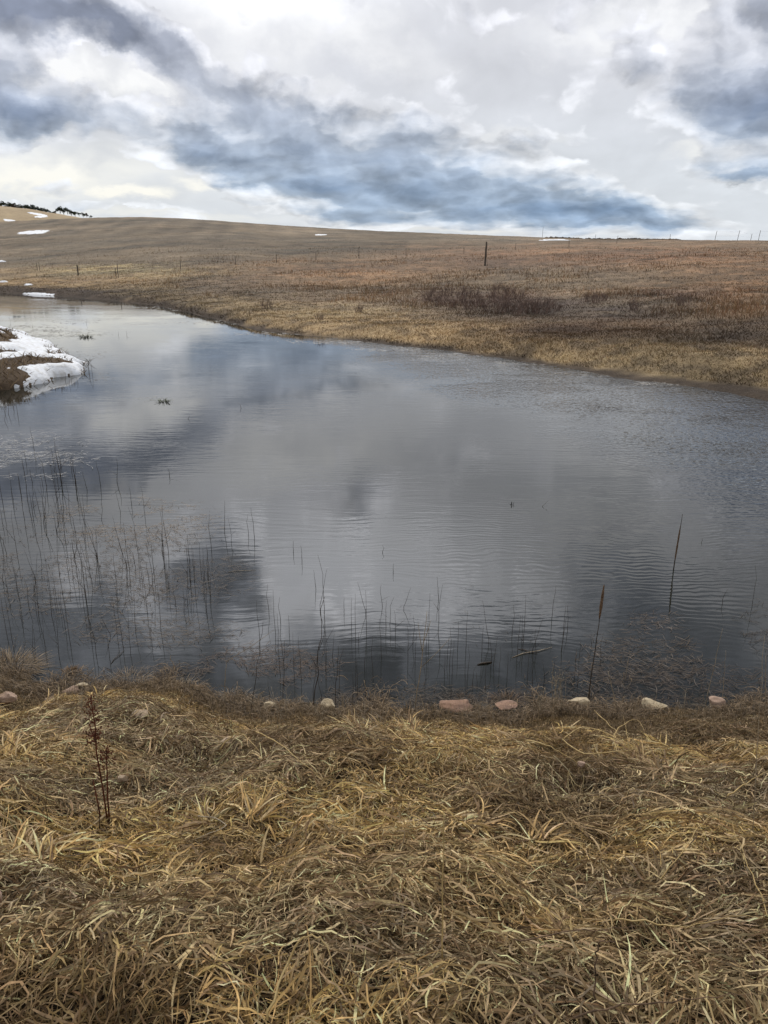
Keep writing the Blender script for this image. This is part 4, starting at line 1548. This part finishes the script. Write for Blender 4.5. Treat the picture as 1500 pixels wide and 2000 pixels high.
# ------------------------------------------------------------------ stones
def stone_mesh(seed, sx, sy, sz, mat):
    import bmesh
    bm = bmesh.new()
    bmesh.ops.create_icosphere(bm, subdivisions=4, radius=1.0)
    rs = np.random.RandomState(seed)
    planes = []
    for k in range(14):
        v = rs.normal(size=3)
        v /= np.linalg.norm(v)
        planes.append((v, rs.uniform(0.50, 0.88)))
    for v in bm.verts:
        p = np.array(v.co)
        for nrm, d in planes:
            q = p.dot(nrm)
            if q > d:
                p = p - nrm * (q - d) * 0.99
        w = vnoise(np.array([p[0] * 3 + seed]), np.array([p[1] * 3 + p[2] * 2]), seed)[0] - 0.5
        w2 = vnoise(np.array([p[0] * 9 + seed]), np.array([p[1] * 9 + p[2] * 7]), seed + 3)[0] - 0.5
        p = p * (1 + 0.13 * w + 0.05 * w2)
        v.co = (p[0] * sx, p[1] * sy, p[2] * sz)
    me = bpy.data.meshes.new('stone')
    bm.to_mesh(me)
    bm.free()
    for p in me.polygons:
        p.use_smooth = True
    me.materials.append(mat)
    return me


STONES = [  # px, py of the middle, width px, height px, material, sink, label
    (14, 1376, 44, 26, M_PINK, 0.2, 'large pink sandstone rock on the bank at the left edge'),
    (143, 1361, 36, 13, M_PINK, 0.25, 'flat pink stone by the water at the left'),
    (164, 1353, 24, 10, M_CREAM, 0.3, 'small cream stone touching the flat pink one at the water'),
    (97, 1381, 20, 9, M_TAN, 0.4, 'small tan stone in the grass between the two left pink rocks'),
    (276, 1406, 34, 12, M_TAN, 0.4, 'low tan stone half buried in straw, left of the orange boulder'),
    (530, 1388, 22, 15, M_CREAM, 0.2, 'small cream stone at the water edge, left of the yellowish one'),
    (643, 1387, 25, 22, M_CREAM, 0.15, 'upright yellowish cream stone at the water edge in the middle'),
    (892, 1384, 56, 14, M_RED, 0.3, 'long flat red stone at the water edge, left one of a pair'),
    (985, 1385, 46, 10, M_RED, 0.4, 'thin flat red stone just right of the long red one'),
    (1130, 1380, 40, 20, M_CREAM, 0.15, 'pale cream stone by the cattail stalk at the water edge'),
    (1270, 1384, 46, 16, M_CREAM, 0.2, 'long pale stone at the water edge right of the cattail'),
    (1392, 1381, 34, 17, M_PINK, 0.2, 'mottled pink stone at the water edge near the right'),
    (1415, 1412, 20, 12, M_RED, 0.4, 'small reddish stone in the grass below the mottled pink one'),
    (1393, 1419, 12, 9, M_RED, 0.4, 'tiny reddish stone left of the small reddish one'),
    (915, 1438, 32, 16, M_PINK, 0.35, 'rounded pink stone in the grass below the red pair'),
    (831, 1453, 18, 12, M_TAN, 0.3, 'small pale stone in the grass left of the rounded pink one'),
    (450, 1452, 36, 36, M_TAN, 0.3, 'orange tan boulder half hidden under bent straw'),
    (1133, 1518, 18, 12, M_PINK, 0.2, 'small round pale pink stone nested in the straw, right of centre'),
    (243, 1548, 18, 18, M_TAN, 0.4, 'small brown stone in the straw beside the red dock stalk'),
    (1, 1795, 26, 34, M_PINK, 0.2, 'pink rock at the left edge in the foreground straw'),
]
for i, (px, py, w, h, mat, sink, lab) in enumerate(STONES):
    x, y, z = hit(px, py + h * 0.3, 12, over=-0.06 if py > 1400 else None)
    if py > 1400:
        z -= 0.035
    dep = y * CP - (z - CAM_Z) * SP
    sx = w / FPX * dep * 0.58
    sz = h / FPX * dep * 0.58
    up_ = 0.03 if (px < 300 and py < 1420) else (0.035 if py < 1400 else 0.0)
    if py < 1400 and px > 300:
        sx *= 1.12
        sz *= 1.2
        y -= 0.05
    o = link('stone', stone_mesh(i + 3, sx, sx * 0.75, sz, mat), None, None, (x, y, z + sz * (1 - 2 * sink) * 0.6 + (0.05 if py > 1400 else 0.03) + (0.06 if py > 1500 else 0) + up_))
    o.rotation_euler = (0, 0, random.uniform(-0.5, 0.5))
    tag(o, lab, 'stone', 'stones on the near bank')

# ------------------------------------------------------------------ stems standing in the water
def stem_mesh(seed, h, r, kink):
    rr = random.Random(seed)
    m = MB()
    n = 9
    x = y = 0.0
    ax, ay = rr.uniform(-.10, .10), rr.uniform(-.08, .08)
    pts, rad = [], []
    bend_at = rr.randint(3, 7)
    for k in range(n):
        t = k / (n - 1)
        pts.append((x, y, -0.12 + (h + 0.12) * t))
        rad.append(r * (1 - 0.72 * t))
        if k == bend_at and kink:
            ax += rr.uniform(-.6, .6)
        x += (ax + rr.uniform(-.14, .14)) * h / n
        y += ay * h / n
    m.tube(pts, rad, 4)
    if kink and rr.random() < 0.6:
        p = Vector(pts[4])
        m.tube([p, p + Vector((rr.choice((-1, 1)) * rr.uniform(.03, .1), 0, rr.uniform(0.04, 0.16)))], [r * .6, r * .25], 3)
    return m.mesh('reed', M_STEM_DARK)


STEMS = [stem_mesh(s, 0.30, 0.0030, s % 2 == 0) for s in range(14)]
rr = random.Random(31)


def stems(spots, label, group):
    spots = sorted(spots)
    num = 0
    mean = sum(p[2] for p in spots) / len(spots)
    for (px, py, hp) in spots:
        x, y = on_water(px, py)
        x, y = float(x), float(y)
        if float(H(x, y, False)) > 0.02:
            continue
        dep = y * CP + CAM_Z * SP
        h = hp / FPX * dep / CP
        num += 1
        o = link('reed', STEMS[rr.randrange(14)], None, None, (x, y, 0))
        s = h / 0.30
        k = max(0.8, min(1.8, dep / 7))
        o.scale = (k * rr.choice((-1, 1)), k, s)
        o.rotation_euler = (0, 0, rr.uniform(-0.5, 0.5))
        size = 'tall' if hp > 1.25 * mean else ('short' if hp < 0.75 * mean else 'middling')
        tag(o, size + ' ' + label + ', ' + ordinal(num) + ' from the left', 'reed', group)


L1 = [(rr.gauss(80, 70), rr.uniform(930, 1060), rr.uniform(25, 80)) for _ in range(46)]
stems([p for p in L1 if p[0] > -5], 'stem in the upper left reed bed', 'upper stems of the left reed bed')
L2 = [(rr.uniform(0, 420), rr.uniform(1070, 1200), rr.uniform(30, 100)) for _ in range(66)]
stems(L2, 'stem in the middle of the left reed bed', 'middle stems of the left reed bed')
L3 = [(rr.uniform(10, 330), rr.uniform(1200, 1320), rr.uniform(30, 110)) for _ in range(22)]
stems(L3, 'stem in water near the lower left shore', 'lower stems near the left shore')
L4 = [(413, 1075, 70), (437, 1040, 62), (450, 1060, 50), (485, 1045, 40), (499, 1050, 58), (284, 1010, 60), (257, 985, 34), (237, 1000, 42), (332, 930, 16),
      (393, 1120, 60), (376, 1140, 70)]
stems(L4, 'stem apart, right of the left reed bed', 'stems apart from the left reed bed')
L5 = [(507, 1250, 80), (526, 1200, 60), (538, 1240, 90), (555, 1290, 60), (575, 1330, 100), (590, 1095, 30), (573, 1080, 24), (618, 1150, 40), (636, 1190, 110),
      (638, 1280, 90), (612, 1360, 110), (628, 1370, 90), (660, 1350, 90), (689, 1370, 60), (714, 1200, 62), (716, 1240, 90), (747, 1285, 80), (760, 1220, 60),
      (773, 1240, 50), (789, 1190, 40), (806, 1260, 60), (831, 1270, 80), (858, 1170, 46), (768, 1118, 18), (747, 1080, 14), (565, 1240, 40), (672, 1195, 30), (700, 1260, 30)]
L5 += [(rr.uniform(500, 860), rr.uniform(1180, 1370), rr.uniform(30, 95)) for _ in range(24)]
stems(L5, 'dark stem off the middle near shore', 'stems off the middle shore')
L6 = [(878, 1310, 90), (893, 1270, 60), (910, 1270, 80), (941, 1280, 60), (955, 1260, 90), (962, 1300, 60), (1007, 1290, 90), (1000, 1240, 60), (1020, 1270, 60),
      (990, 1330, 60), (1030, 1330, 70), (1095, 1270, 70), (1100, 1240, 60), (1130, 1290, 40), (1413, 1180, 30), (1470, 1185, 86), (1370, 1060, 8), (1060, 990, 12),
      (975, 1320, 60), (948, 1350, 60), (1060, 1340, 50), (920, 1340, 50)]
L6 += [(rr.uniform(860, 1240), rr.uniform(1210, 1370), rr.uniform(30, 80)) for _ in range(20)]
stems(L6, 'dark stem off the right near shore', 'stems off the right shore')
L7 = [(5, 800, 26), (15, 808, 22), (27, 800, 20), (35, 812, 22), (8, 822, 20), (68, 880, 44), (104, 905, 30), (121, 915, 26), (52, 905, 26), (140, 920, 28),
      (128, 745, 16), (135, 752, 14), (140, 745, 13), (154, 748, 14), (172, 728, 26), (176, 730, 30), (180, 729, 28), (115, 650, 10), (168, 632, 9), (231, 655, 8),
      (248, 655, 9), (20, 628, 16), (64, 640, 10), (473, 797, 10), (366, 818, 6)]
stems(L7, 'dead stem in water near the snowy headland', 'stems near the snowy headland')


def tuft_in_water(px, py, wpx, hpx, n, col, label, name='sedge_tuft', cat='tuft'):
    x, y = [float(v) for v in on_water(px, py)]
    dep = y * CP + CAM_Z * SP
    W_, H_ = wpx / FPX * dep, hpx / FPX * dep
    rs = np.random.RandomState(int(px))
    m = n
    t = np.linspace(0, 1, 4)
    a = rs.uniform(0, 6.283, m)
    q = np.sqrt(rs.uniform(0, 1, m)) * 0.5
    bx, by = np.cos(a) * q * W_, np.sin(a) * q * W_ * 0.7
    ln = rs.uniform(0.1, 0.6, m) * W_
    h = rs.uniform(0.35, 1.0, m) * H_
    P = np.empty((m, 4, 3))
    P[..., 0] = bx[:, None] + np.cos(a)[:, None] * ln[:, None] * t ** 1.3
    P[..., 1] = by[:, None] + np.sin(a)[:, None] * ln[:, None] * t ** 1.3
    P[..., 2] = -0.02 + h[:, None] * np.sin(t * rs.uniform(1.2, 2.4, m)[:, None])
    wv = 0.0012 * max(1, dep / 5)
    Wd = rs.uniform(0.6, 1.5, m)[:, None] * wv * np.array([1, 1, .8, .1])[None]
    S = np.stack([-np.sin(a), np.cos(a), 0 * a], -1)[:, None].repeat(4, 1)
    C = np.array(col) * rs.uniform(0.3, 1.6, (m, 1))
    V, F, CC = ribbons(P, Wd, S, C)
    o = link(name, mesh_from(name, V, F, True, CC), M_FLOAT, None, (x, y, 0))
    tag(o, label, cat)


tuft_in_water(141, 1312, 26, 14, 260, (0.20, 0.125, 0.065), 'round brown tuft of dead sedge standing in the water at the lower left')
tuft_in_water(65, 1293, 22, 5, 120, (0.13, 0.10, 0.06), 'small flat tuft in the water left of the round brown one')
tuft_in_water(320, 785, 22, 8, 90, (0.085, 0.10, 0.04), 'small green tuft in the far water right of the snowy headland')
tuft_in_water(168, 659, 24, 7, 90, (0.085, 0.09, 0.05), 'far green tuft at the tip of the floating weed near the headland')
tuft_in_water(998, 985, 10, 10, 14, (0.03, 0.025, 0.02), 'tiny curled sprig alone in the middle of the pond', 'sprig', 'sprig')
tuft_in_water(255, 1336, 90, 9, 500, (0.25, 0.185, 0.11), 'brown mound of dead grass at the water, left half of the shore')
tuft_in_water(350, 1348, 80, 9, 600, (0.20, 0.15, 0.09), 'wide mound of bleached grass at the water right of the brown mound')
tuft_in_water(20, 1306, 100, 18, 600, (0.24, 0.17, 0.095), 'tall mound of dead grass at the left edge by the water')
tuft_in_water(455, 1372, 70, 10, 400, (0.23, 0.17, 0.10), 'low mound of wet grass at the inlet corner, left of the cream stones')
tuft_in_water(910, 1366, 30, 12, 160, (0.13, 0.085, 0.05), 'small wet brown tuft at the water above the long red stone')
tuft_in_water(990, 1372, 50, 18, 300, (0.13, 0.085, 0.05), 'wet brown tuft at the water above the thin red stone')

# ------------------------------------------------------------------ cattails and weeds at the edge
def stalk(px0, py0, px1, py1, name, label, cat, mat, r=0.004, ground=True, head=None, wob=0.01, group=None, parts_name='stalk', forks=()):
    """a stalk whose base stands at pixel (px0,py0) and whose tip shows at (px1,py1)"""
    x, y, z = hit(px0, py0)
    dep = y * CP - (z - CAM_Z) * SP
    h = (py0 - py1) / FPX * dep * 1.02
    a, b, c = ray(px1, py1)
    # the tip, upright in depth
    k = y / b
    tip = Vector((a * k - x, 0.0, CAM_Z + c * k - z))
    root = empty(name, (x, y, z))
    m = MB()
    rr_ = random.Random(int(px0 * 3 + py0))
    n = 10
    pts, rad = [], []
    for i in range(n):
        t = i / (n - 1)
        p = tip * t
        p = p + Vector((rr_.uniform(-wob, wob), rr_.uniform(-wob, wob), 0)) * min(1, 3 * t)
        if i == 0:
            p = Vector((0, 0, -0.08))
        pts.append(p)
        rad.append(r * (1 - 0.6 * t))
    m.tube(pts, rad, 6)
    for (f, dx, dz) in forks:
        p = tip * f
        q = p + Vector((dx, 0.02, dz))
        m.tube([p, p.lerp(q, .5) + Vector((0, 0, -0.01)), q], [r * .6, r * .5, r * .25], 4)
    m.build(parts_name, mat, root)
    if head:
        h0, h1, hr = head
        hm = MB()
        q0, q1 = tip * h0, tip * h1
        k_ = 12
        pp, rd = [], []
        for i in range(k_ + 1):
            t = i / k_
            pp.append(q0.lerp(q1, t))
            rd.append(hr * (math.sin(math.pi * min(max(t, 0.04), 0.96)) ** 0.35) * rr_.uniform(0.82, 1.12))
        hm.tube(pp, rd, 9)
        hm.build('seed_head', M_CATTAIL, root)
    tag(root, label, cat, group)
    return root


stalk(1148, 1372, 1180, 1141, 'cattail', 'tall cattail with a brown seed head rising from the shore by the pale stone', 'cattail', M_STEM_DARK, 0.0042, head=(0.72, 0.99, 0.0105), wob=0.004)
stalk(1315, 1114, 1333, 1004, 'cattail', 'dark leaning cattail spike standing alone in open water at the right', 'cattail', M_STEM_DARK, 0.006, head=(0.15, 0.8, 0.0085), wob=0.004)
stalk(810, 1392, 834, 1195, 'forked_reed', 'pale forked reed rising over the water in the middle of the shore', 'reed', M_STEM_PALE, 0.0040, wob=0.006,
      forks=((0.45, 0.20, 0.22), (0.62, -0.03, 0.2), (0.7, 0.05, 0.16)))
stalk(1208, 1402, 1188, 1311, 'reed', 'short bent pale reed between the cream stone and the long pale stone', 'reed', M_STEM_PALE, 0.0045, wob=0.004)
stalk(1378, 1375, 1411, 1228, 'reed', 'tall pale reed leaning right above the mottled pink stone', 'reed', M_STEM_PALE, 0.0030, wob=0.004)
stalk(1410, 1378, 1418, 1270, 'reed', 'thin pale reed straight up just right of the leaning one', 'reed', M_STEM_PALE, 0.0024, wob=0.003)
stalk(1220, 1330, 1231, 1272, 'reed', 'short reed slanting over floating straw right of the cattail', 'reed', M_STEM_PALE, 0.0024, wob=0.003)
stalk(1493, 1420, 1496, 1280, 'reed', 'straight pale reed at the right edge of the shore', 'reed', M_STEM_PALE, 0.003, wob=0.003)
stalk(437, 1390, 442, 1290, 'reed', 'broken upright reed with a thin bent top at the left inlet corner', 'reed', M_STEM_PALE, 0.0036, wob=0.003, forks=((0.98, 0.32, 0.22),))
stalk(489, 1400, 512, 1215, 'reed', 'dark leaning reed left of the small cream stone', 'reed', M_STEM_DARK, 0.0026, wob=0.012)
stalk(612, 1392, 632, 1165, 'reed', 'tall knotted reed just left of the yellowish stone', 'reed', M_STEM_DARK, 0.0034, wob=0.014, forks=((0.4, -0.05, 0.1), (0.55, 0.04, 0.12)))
stalk(655, 1390, 660, 1262, 'reed', 'thin dark reed right beside the yellowish stone', 'reed', M_STEM_DARK, 0.0026, wob=0.008)
stalk(553, 1385, 556, 1250, 'reed', 'thin dark reed between the two small cream stones', 'reed', M_STEM_DARK, 0.0024, wob=0.006)
# floating stick and fallen stems
def lying(px0, py0, px1, py1, r, mat, name, label, cat):
    x0, y0 = [float(v) for v in on_water(px0, py0)]
    x1, y1 = [float(v) for v in on_water(px1, py1)]
    m = MB()
    d = Vector((x1 - x0, y1 - y0, 0))
    nn = Vector((-d.y, d.x, 0)) * 0.04
    m.tube([(0, 0, 0.002), d * 0.3 + nn + Vector((0, 0, 0.006)), d * 0.65 - nn * 0.4 + Vector((0, 0, 0.008)), d + Vector((0, 0, 0.004))], [r * .7, r, r * .9, r * .4], 6)
    o = m.build(name, mat, None, (x0, y0, 0.0))
    tag(o, label, cat)


lying(933, 1299, 961, 1294, 0.008, M_STEM_DARK, 'stick', 'short thick dark stick floating among stems in the middle', 'stick')
lying(1000, 1285, 1078, 1265, 0.0035, M_STEM_PALE, 'floating_reed', 'long pale reed lying on the water left of the cattail', 'reed')
lying(1012, 1268, 1050, 1278, 0.003, M_STEM_DARK, 'floating_reed', 'short dark reed crossing the long pale floating one', 'reed')
lying(445, 1118, 500, 1114, 0.0025, M_STEM_PALE, 'floating_reed', 'thin pale reed floating at the right of the left reed bed', 'reed')
lying(217, 1297, 243, 1270, 0.003, M_STEM_DARK, 'floating_reed', 'dark crooked twig floating off the left shore', 'twig')


def weed(px, py, hp, wp, seed, mat, seeds, label, n=9, name='dead_weed', r=0.0016, sub=5):
    x, y, z = hit(px, py)
    dep = y * CP - (z - CAM_Z) * SP
    h, w = hp / FPX * dep, wp / FPX * dep
    root = empty(name, (x, y, z))
    rr_ = random.Random(seed)
    m, sd = MB(), MB()
    for k in range(n):
        tx = rr_.uniform(-0.5, 0.5) * w
        top = Vector((tx, rr_.uniform(-.4, .4) * w, h * rr_.uniform(0.55, 1.0)))
        b = Vector((tx * 0.15, 0, -0.02))
        mid = b.lerp(top, 0.5) + Vector((rr_.uniform(-.1, .1) * w, 0, 0))
        m.tube([b, mid, top], [r, r * .8, r * .4], 4)
        for j in range(sub):
            f = rr_.uniform(0.35, 0.98)
            p = (b.lerp(mid, f * 2) if f < .5 else mid.lerp(top, f * 2 - 1))
            q = p + Vector((rr_.uniform(-1, 1) * w * 0.18, rr_.uniform(-1, 1) * w * .12, rr_.uniform(0.02, 0.10) * h * 2))
            m.tube([p, q], [r * .6, r * .25], 3)
            if seeds:
                sd.lump(q, (seeds, seeds, seeds * 1.4), rr_.randrange(999))
                sd.lump(p.lerp(q, .5), (seeds * .7, seeds * .7, seeds), rr_.randrange(999))
    m.build('stems', mat, root)
    if seeds:
        sd.build('seed_heads', M_STEM_PALE if mat is not M_DOCK else M_DOCK, root, smooth=False)
    tag(root, label, 'weed')


weed(735, 1448, 80, 110, 3, M_STEM_PALE, 0, 'grey branching dead weed at the shore between the yellowish and long red stones', 14)
weed(640, 1420, 95, 90, 4, M_STEM_PALE, 0, 'grey twiggy weed around the yellowish stone', 9)
weed(545, 1425, 90, 110, 5, M_STEM_PALE, 0, 'pale leaning weed stems beside the small cream stone', 8)
weed(1082, 1402, 125, 42, 6, M_STEM_PALE, 0.004, 'weed with fluffy pale seed heads left of the cattail', 4, sub=9)
weed(1062, 1405, 72, 40, 7, M_STEM_PALE, 0.0035, 'shorter fluffy weed in front of the taller seed-headed one', 3, sub=8)
weed(1100, 1400, 100, 30, 8, M_STEM_PALE, 0, 'bare upright weed stems just left of the pale cream stone', 4)
weed(1280, 1396, 40, 80, 9, M_STEM_DARK, 0, 'low dark twiggy weed beside the long pale stone', 8)
weed(930, 1410, 45, 90, 10, M_STEM_PALE, 0, 'low brown weed in front of the long red stone', 10)
weed(30, 1330, 90, 60, 14, M_STEM_DARK, 0.003, 'dark weed standing in the mound at the left edge', 6)
weed(160, 1400, 50, 90, 15, M_STEM_PALE, 0, 'thin pale weed in front of the flat pink stone', 8)
weed(345, 1400, 55, 90, 16, M_STEM_PALE, 0, 'sparse pale weed behind the low tan stone', 7)
weed(1340, 1398, 50, 80, 17, M_STEM_PALE, 0, 'thin pale weed left of the mottled pink stone', 6)


def dock():
    """two dark red stalks with clusters of rusty seeds"""
    x, y, z = hit(214, 1632)
    z += 0.04
    dep = y * CP - (z - CAM_Z) * SP
    s = dep / FPX
    root = empty('dock_plant', (x, y, z))
    rr_ = random.Random(2)
    for (tops, clusters) in (([(0, 0), (-3, 80), (-8, 150), (-6, 200), (-9, 258)], [(0.62, 0.72), (0.78, 1.0)]),
                             ([(2, 0), (4, 60), (7, 110), (10, 160)], [(0.72, 1.0)]), ([(-12, 0), (-16, 40), (-22, 95)], [])):
        m = MB()
        pts = [Vector((a * s, 0.01 * i, b * s / CP)) for i, (a, b) in enumerate(tops)]
        pts[0].z = -0.06
        m.tube(pts, [0.0036 * (1 - 0.6 * i / len(pts)) for i in range(len(pts))], 6)
        sd = MB()
        top = pts[-1]

        def at(f):
            q = f * (len(pts) - 1)
            i = min(int(q), len(pts) - 2)
            return pts[i].lerp(pts[i + 1], q - i)
        for (c0, c1) in clusters:
            for k in range(70):
                f = rr_.uniform(c0, c1)
                p = at(f)
                sp = 0.020 * (1.15 - f)
                q = p + Vector((rr_.gauss(0, 0.008 + sp), rr_.gauss(0, 0.008 + sp), rr_.uniform(-.01, .02)))
                sd.lump(q, (0.0035, 0.0035, 0.0045), rr_.randrange(999))
                if k % 4 == 0:
                    m.tube([p, q], [0.0012, 0.0007], 3)
        m.build('stalk', M_DOCK, root)
        if clusters:
            sd.build('seed_cluster', M_DOCK, root, smooth=False)
    tag(root, 'dark red dock stalk with rusty seed clusters in the foreground straw at the left', 'weed')


dock()


def long_straw(pts_px, lift, r, mat, label, name='long_straw'):
    """a single long blade: pixel points on the mat, each raised by lift[i] metres"""
    P = []
    for (px, py), l in zip(pts_px, lift):
        x, y, z = hit(px, py, 12, over=l + 0.012)
        P.append(Vector((x, y, z)))
    # smooth
    Q = []
    n = len(P)
    for i in range(n - 1):
        p0, p1, p2, p3 = P[max(i - 1, 0)], P[i], P[i + 1], P[min(i + 2, n - 1)]
        for j in range(5):
            t = j / 5
            Q.append(0.5 * ((2 * p1) + (p2 - p0) * t + (2 * p0 - 5 * p1 + 4 * p2 - p3) * t * t + (3 * p1 - p0 - 3 * p2 + p3) * t ** 3))
    Q.append(P[-1])
    wr = random.Random(len(label) + int(pts_px[0][0]))
    Q = [q + Vector((wr.uniform(-.004, .004), wr.uniform(-.004, .004), wr.uniform(-.005, .004))) for q in Q]
    o0 = Q[0].copy()
    m = MB()
    k = len(Q)
    m.tube([q - o0 for q in Q], [r * (0.9 - 0.75 * (i / (k - 1)) ** 1.5) for i in range(k)], 5)
    o = m.build(name, mat, None, o0)
    tag(o, label, 'straw')


# upright thin stem in the middle foreground
x, y, z = hit(864, 1975)
root = stalk(864, 1960, 866, 1585, 'grass_stem', 'tall thin orange grass stem upright in the middle foreground', 'stem', M_STEM_GOLD, 0.0023, wob=0.002)
stalk(1470, 1640, 1492, 1240, 'grass_stem', 'very long thin straw stem upright at the right edge', 'stem', M_STEM_PALE, 0.0016, wob=0.003)
stalk(96, 1640, 88, 1540, 'grass_stem', 'dark thin bare stem left of the red dock', 'stem', M_STEM_DARK, 0.0018, wob=0.004)
stalk(200, 1640, 190, 1570, 'grass_stem', 'short dark stem touching the red dock on its left', 'stem', M_STEM_DARK, 0.0022, wob=0.004)
stalk(158, 1990, 163, 1850, 'grass_stem', 'golden upright blade at the lower left corner', 'stem', M_STEM_GOLD, 0.0032, wob=0.002)
stalk(115, 1500, 205, 1330, 'grass_stem', 'pale slanting seed stem above the red dock, leaning right', 'stem', M_STEM_PALE, 0.0020, wob=0.003)
stalk(376, 1600, 392, 1480, 'grass_stem', 'thin white stem in the straw right of the red dock', 'stem', M_STEM_PALE, 0.0014, wob=0.003)
long_straw([(1025, 1448), (1060, 1452), (1100, 1472), (1140, 1500)], [0.05, .06, .04, 0.0], 0.004, M_STEM_GOLD, 'golden bent straw sweeping down left of the coiled straw loop')
long_straw([(1100, 1442), (1140, 1420), (1200, 1440), (1240, 1464), (1350, 1470)], [0.0, 0.03, 0.05, 0.04, 0.0], 0.0035, M_STEM_GOLD, 'golden straw forming the upper side of the coiled loop')
long_straw([(1098, 1445), (1140, 1470), (1220, 1468), (1300, 1458), (1400, 1490)], [0.0, 0.03, 0.04, 0.04, 0.0], 0.0035, M_STEM_GOLD, 'golden straw forming the lower side of the coiled loop')
long_straw([(1232, 1476), (1216, 1395)], [0.0, 0.02], 0.003, M_STEM_GOLD, 'short golden straw standing up from the coiled loop')
long_straw([(1205, 1470), (1203, 1430), (1245, 1405), (1270, 1460)], [0.0, 0.05, 0.06, 0.0], 0.0035, M_STEM_GOLD, 'golden straw arch right of the coiled loop')
long_straw([(1160, 1388), (1190, 1415), (1215, 1440)], [0.04, .04, .0], 0.0035, M_STEM_GOLD, 'golden straw sloping below the pale cream stone')
long_straw([(1420, 1555), (1460, 1530), (1510, 1500)], [0.0, 0.05, 0.08], 0.004, M_STEM_GOLD, 'golden straw rising to the right edge above the foreground')
long_straw([(1200, 1795), (1300, 1808), (1340, 1810), (1440, 1790), (1500, 1798)], [0.02, 0.03, 0.03, 0.04, 0.02], 0.0026, M_STEM_GOLD, 'long golden stem lying across the lower right foreground')
long_straw([(1160, 1955), (1162, 1890), (1172, 1842), (1205, 1850), (1230, 1900), (1226, 1945)], [0.0, 0.06, 0.12, 0.11, 0.05, 0.0], 0.0024, M_STALK, 'dark brown stem bent into an arch in the lower right foreground')
long_straw([(1120, 1985), (1200, 1970), (1290, 1960), (1400, 1945), (1500, 1945)], [0.02] * 5, 0.0026, M_STALK, 'dark brown stalk lying across the bottom right corner')
long_straw([(1000, 1838), (1100, 1822), (1200, 1815), (1290, 1808)], [0.02] * 4, 0.0022, M_STALK, 'dark stalk lying in the straw above the bent arch')
long_straw([(500, 1428), (545, 1452), (600, 1500), (640, 1528)], [0.04, .05, .03, 0], 0.0035, M_STEM_GOLD, 'golden straw sweeping down right of the orange boulder')
long_straw([(430, 1465), (465, 1432), (510, 1470)], [0.02, .06, .02], 0.0040, M_STEM_GOLD, 'golden straw folded over the orange boulder')
long_straw([(370, 1590), (440, 1610), (380, 1640)], [0.02, .04, .02], 0.003, M_STEM_PALE, 'pale folded straw right of the red dock foot')
long_straw([(760, 1425), (790, 1450), (815, 1480)], [0.06, .05, .0], 0.0035, M_STEM_GOLD, 'golden straw bent down below the grey branching weed')
long_straw([(520, 1995), (560, 1880), (600, 1830), (640, 1850), (660, 1950)], [0.0, .06, .09, .06, 0.0], 0.0032, M_STEM_GOLD, 'golden straw arch at the bottom, left of the orange stem')
long_straw([(1290, 1720), (1340, 1650), (1380, 1600), (1420, 1560)], [0.0, .03, .04, .06], 0.0022, M_STEM_GOLD, 'thin golden stem slanting up in the right foreground')
long_straw([(1500, 1790), (1460, 1690), (1430, 1610)], [0.0, .03, .06], 0.0022, M_STEM_GOLD, 'thin golden stem slanting left at the right edge')

scene.cycles.max_bounces = 4
scene.cycles.diffuse_bounces = 2
scene.cycles.glossy_bounces = 2
scene.cycles.transparent_max_bounces = 4
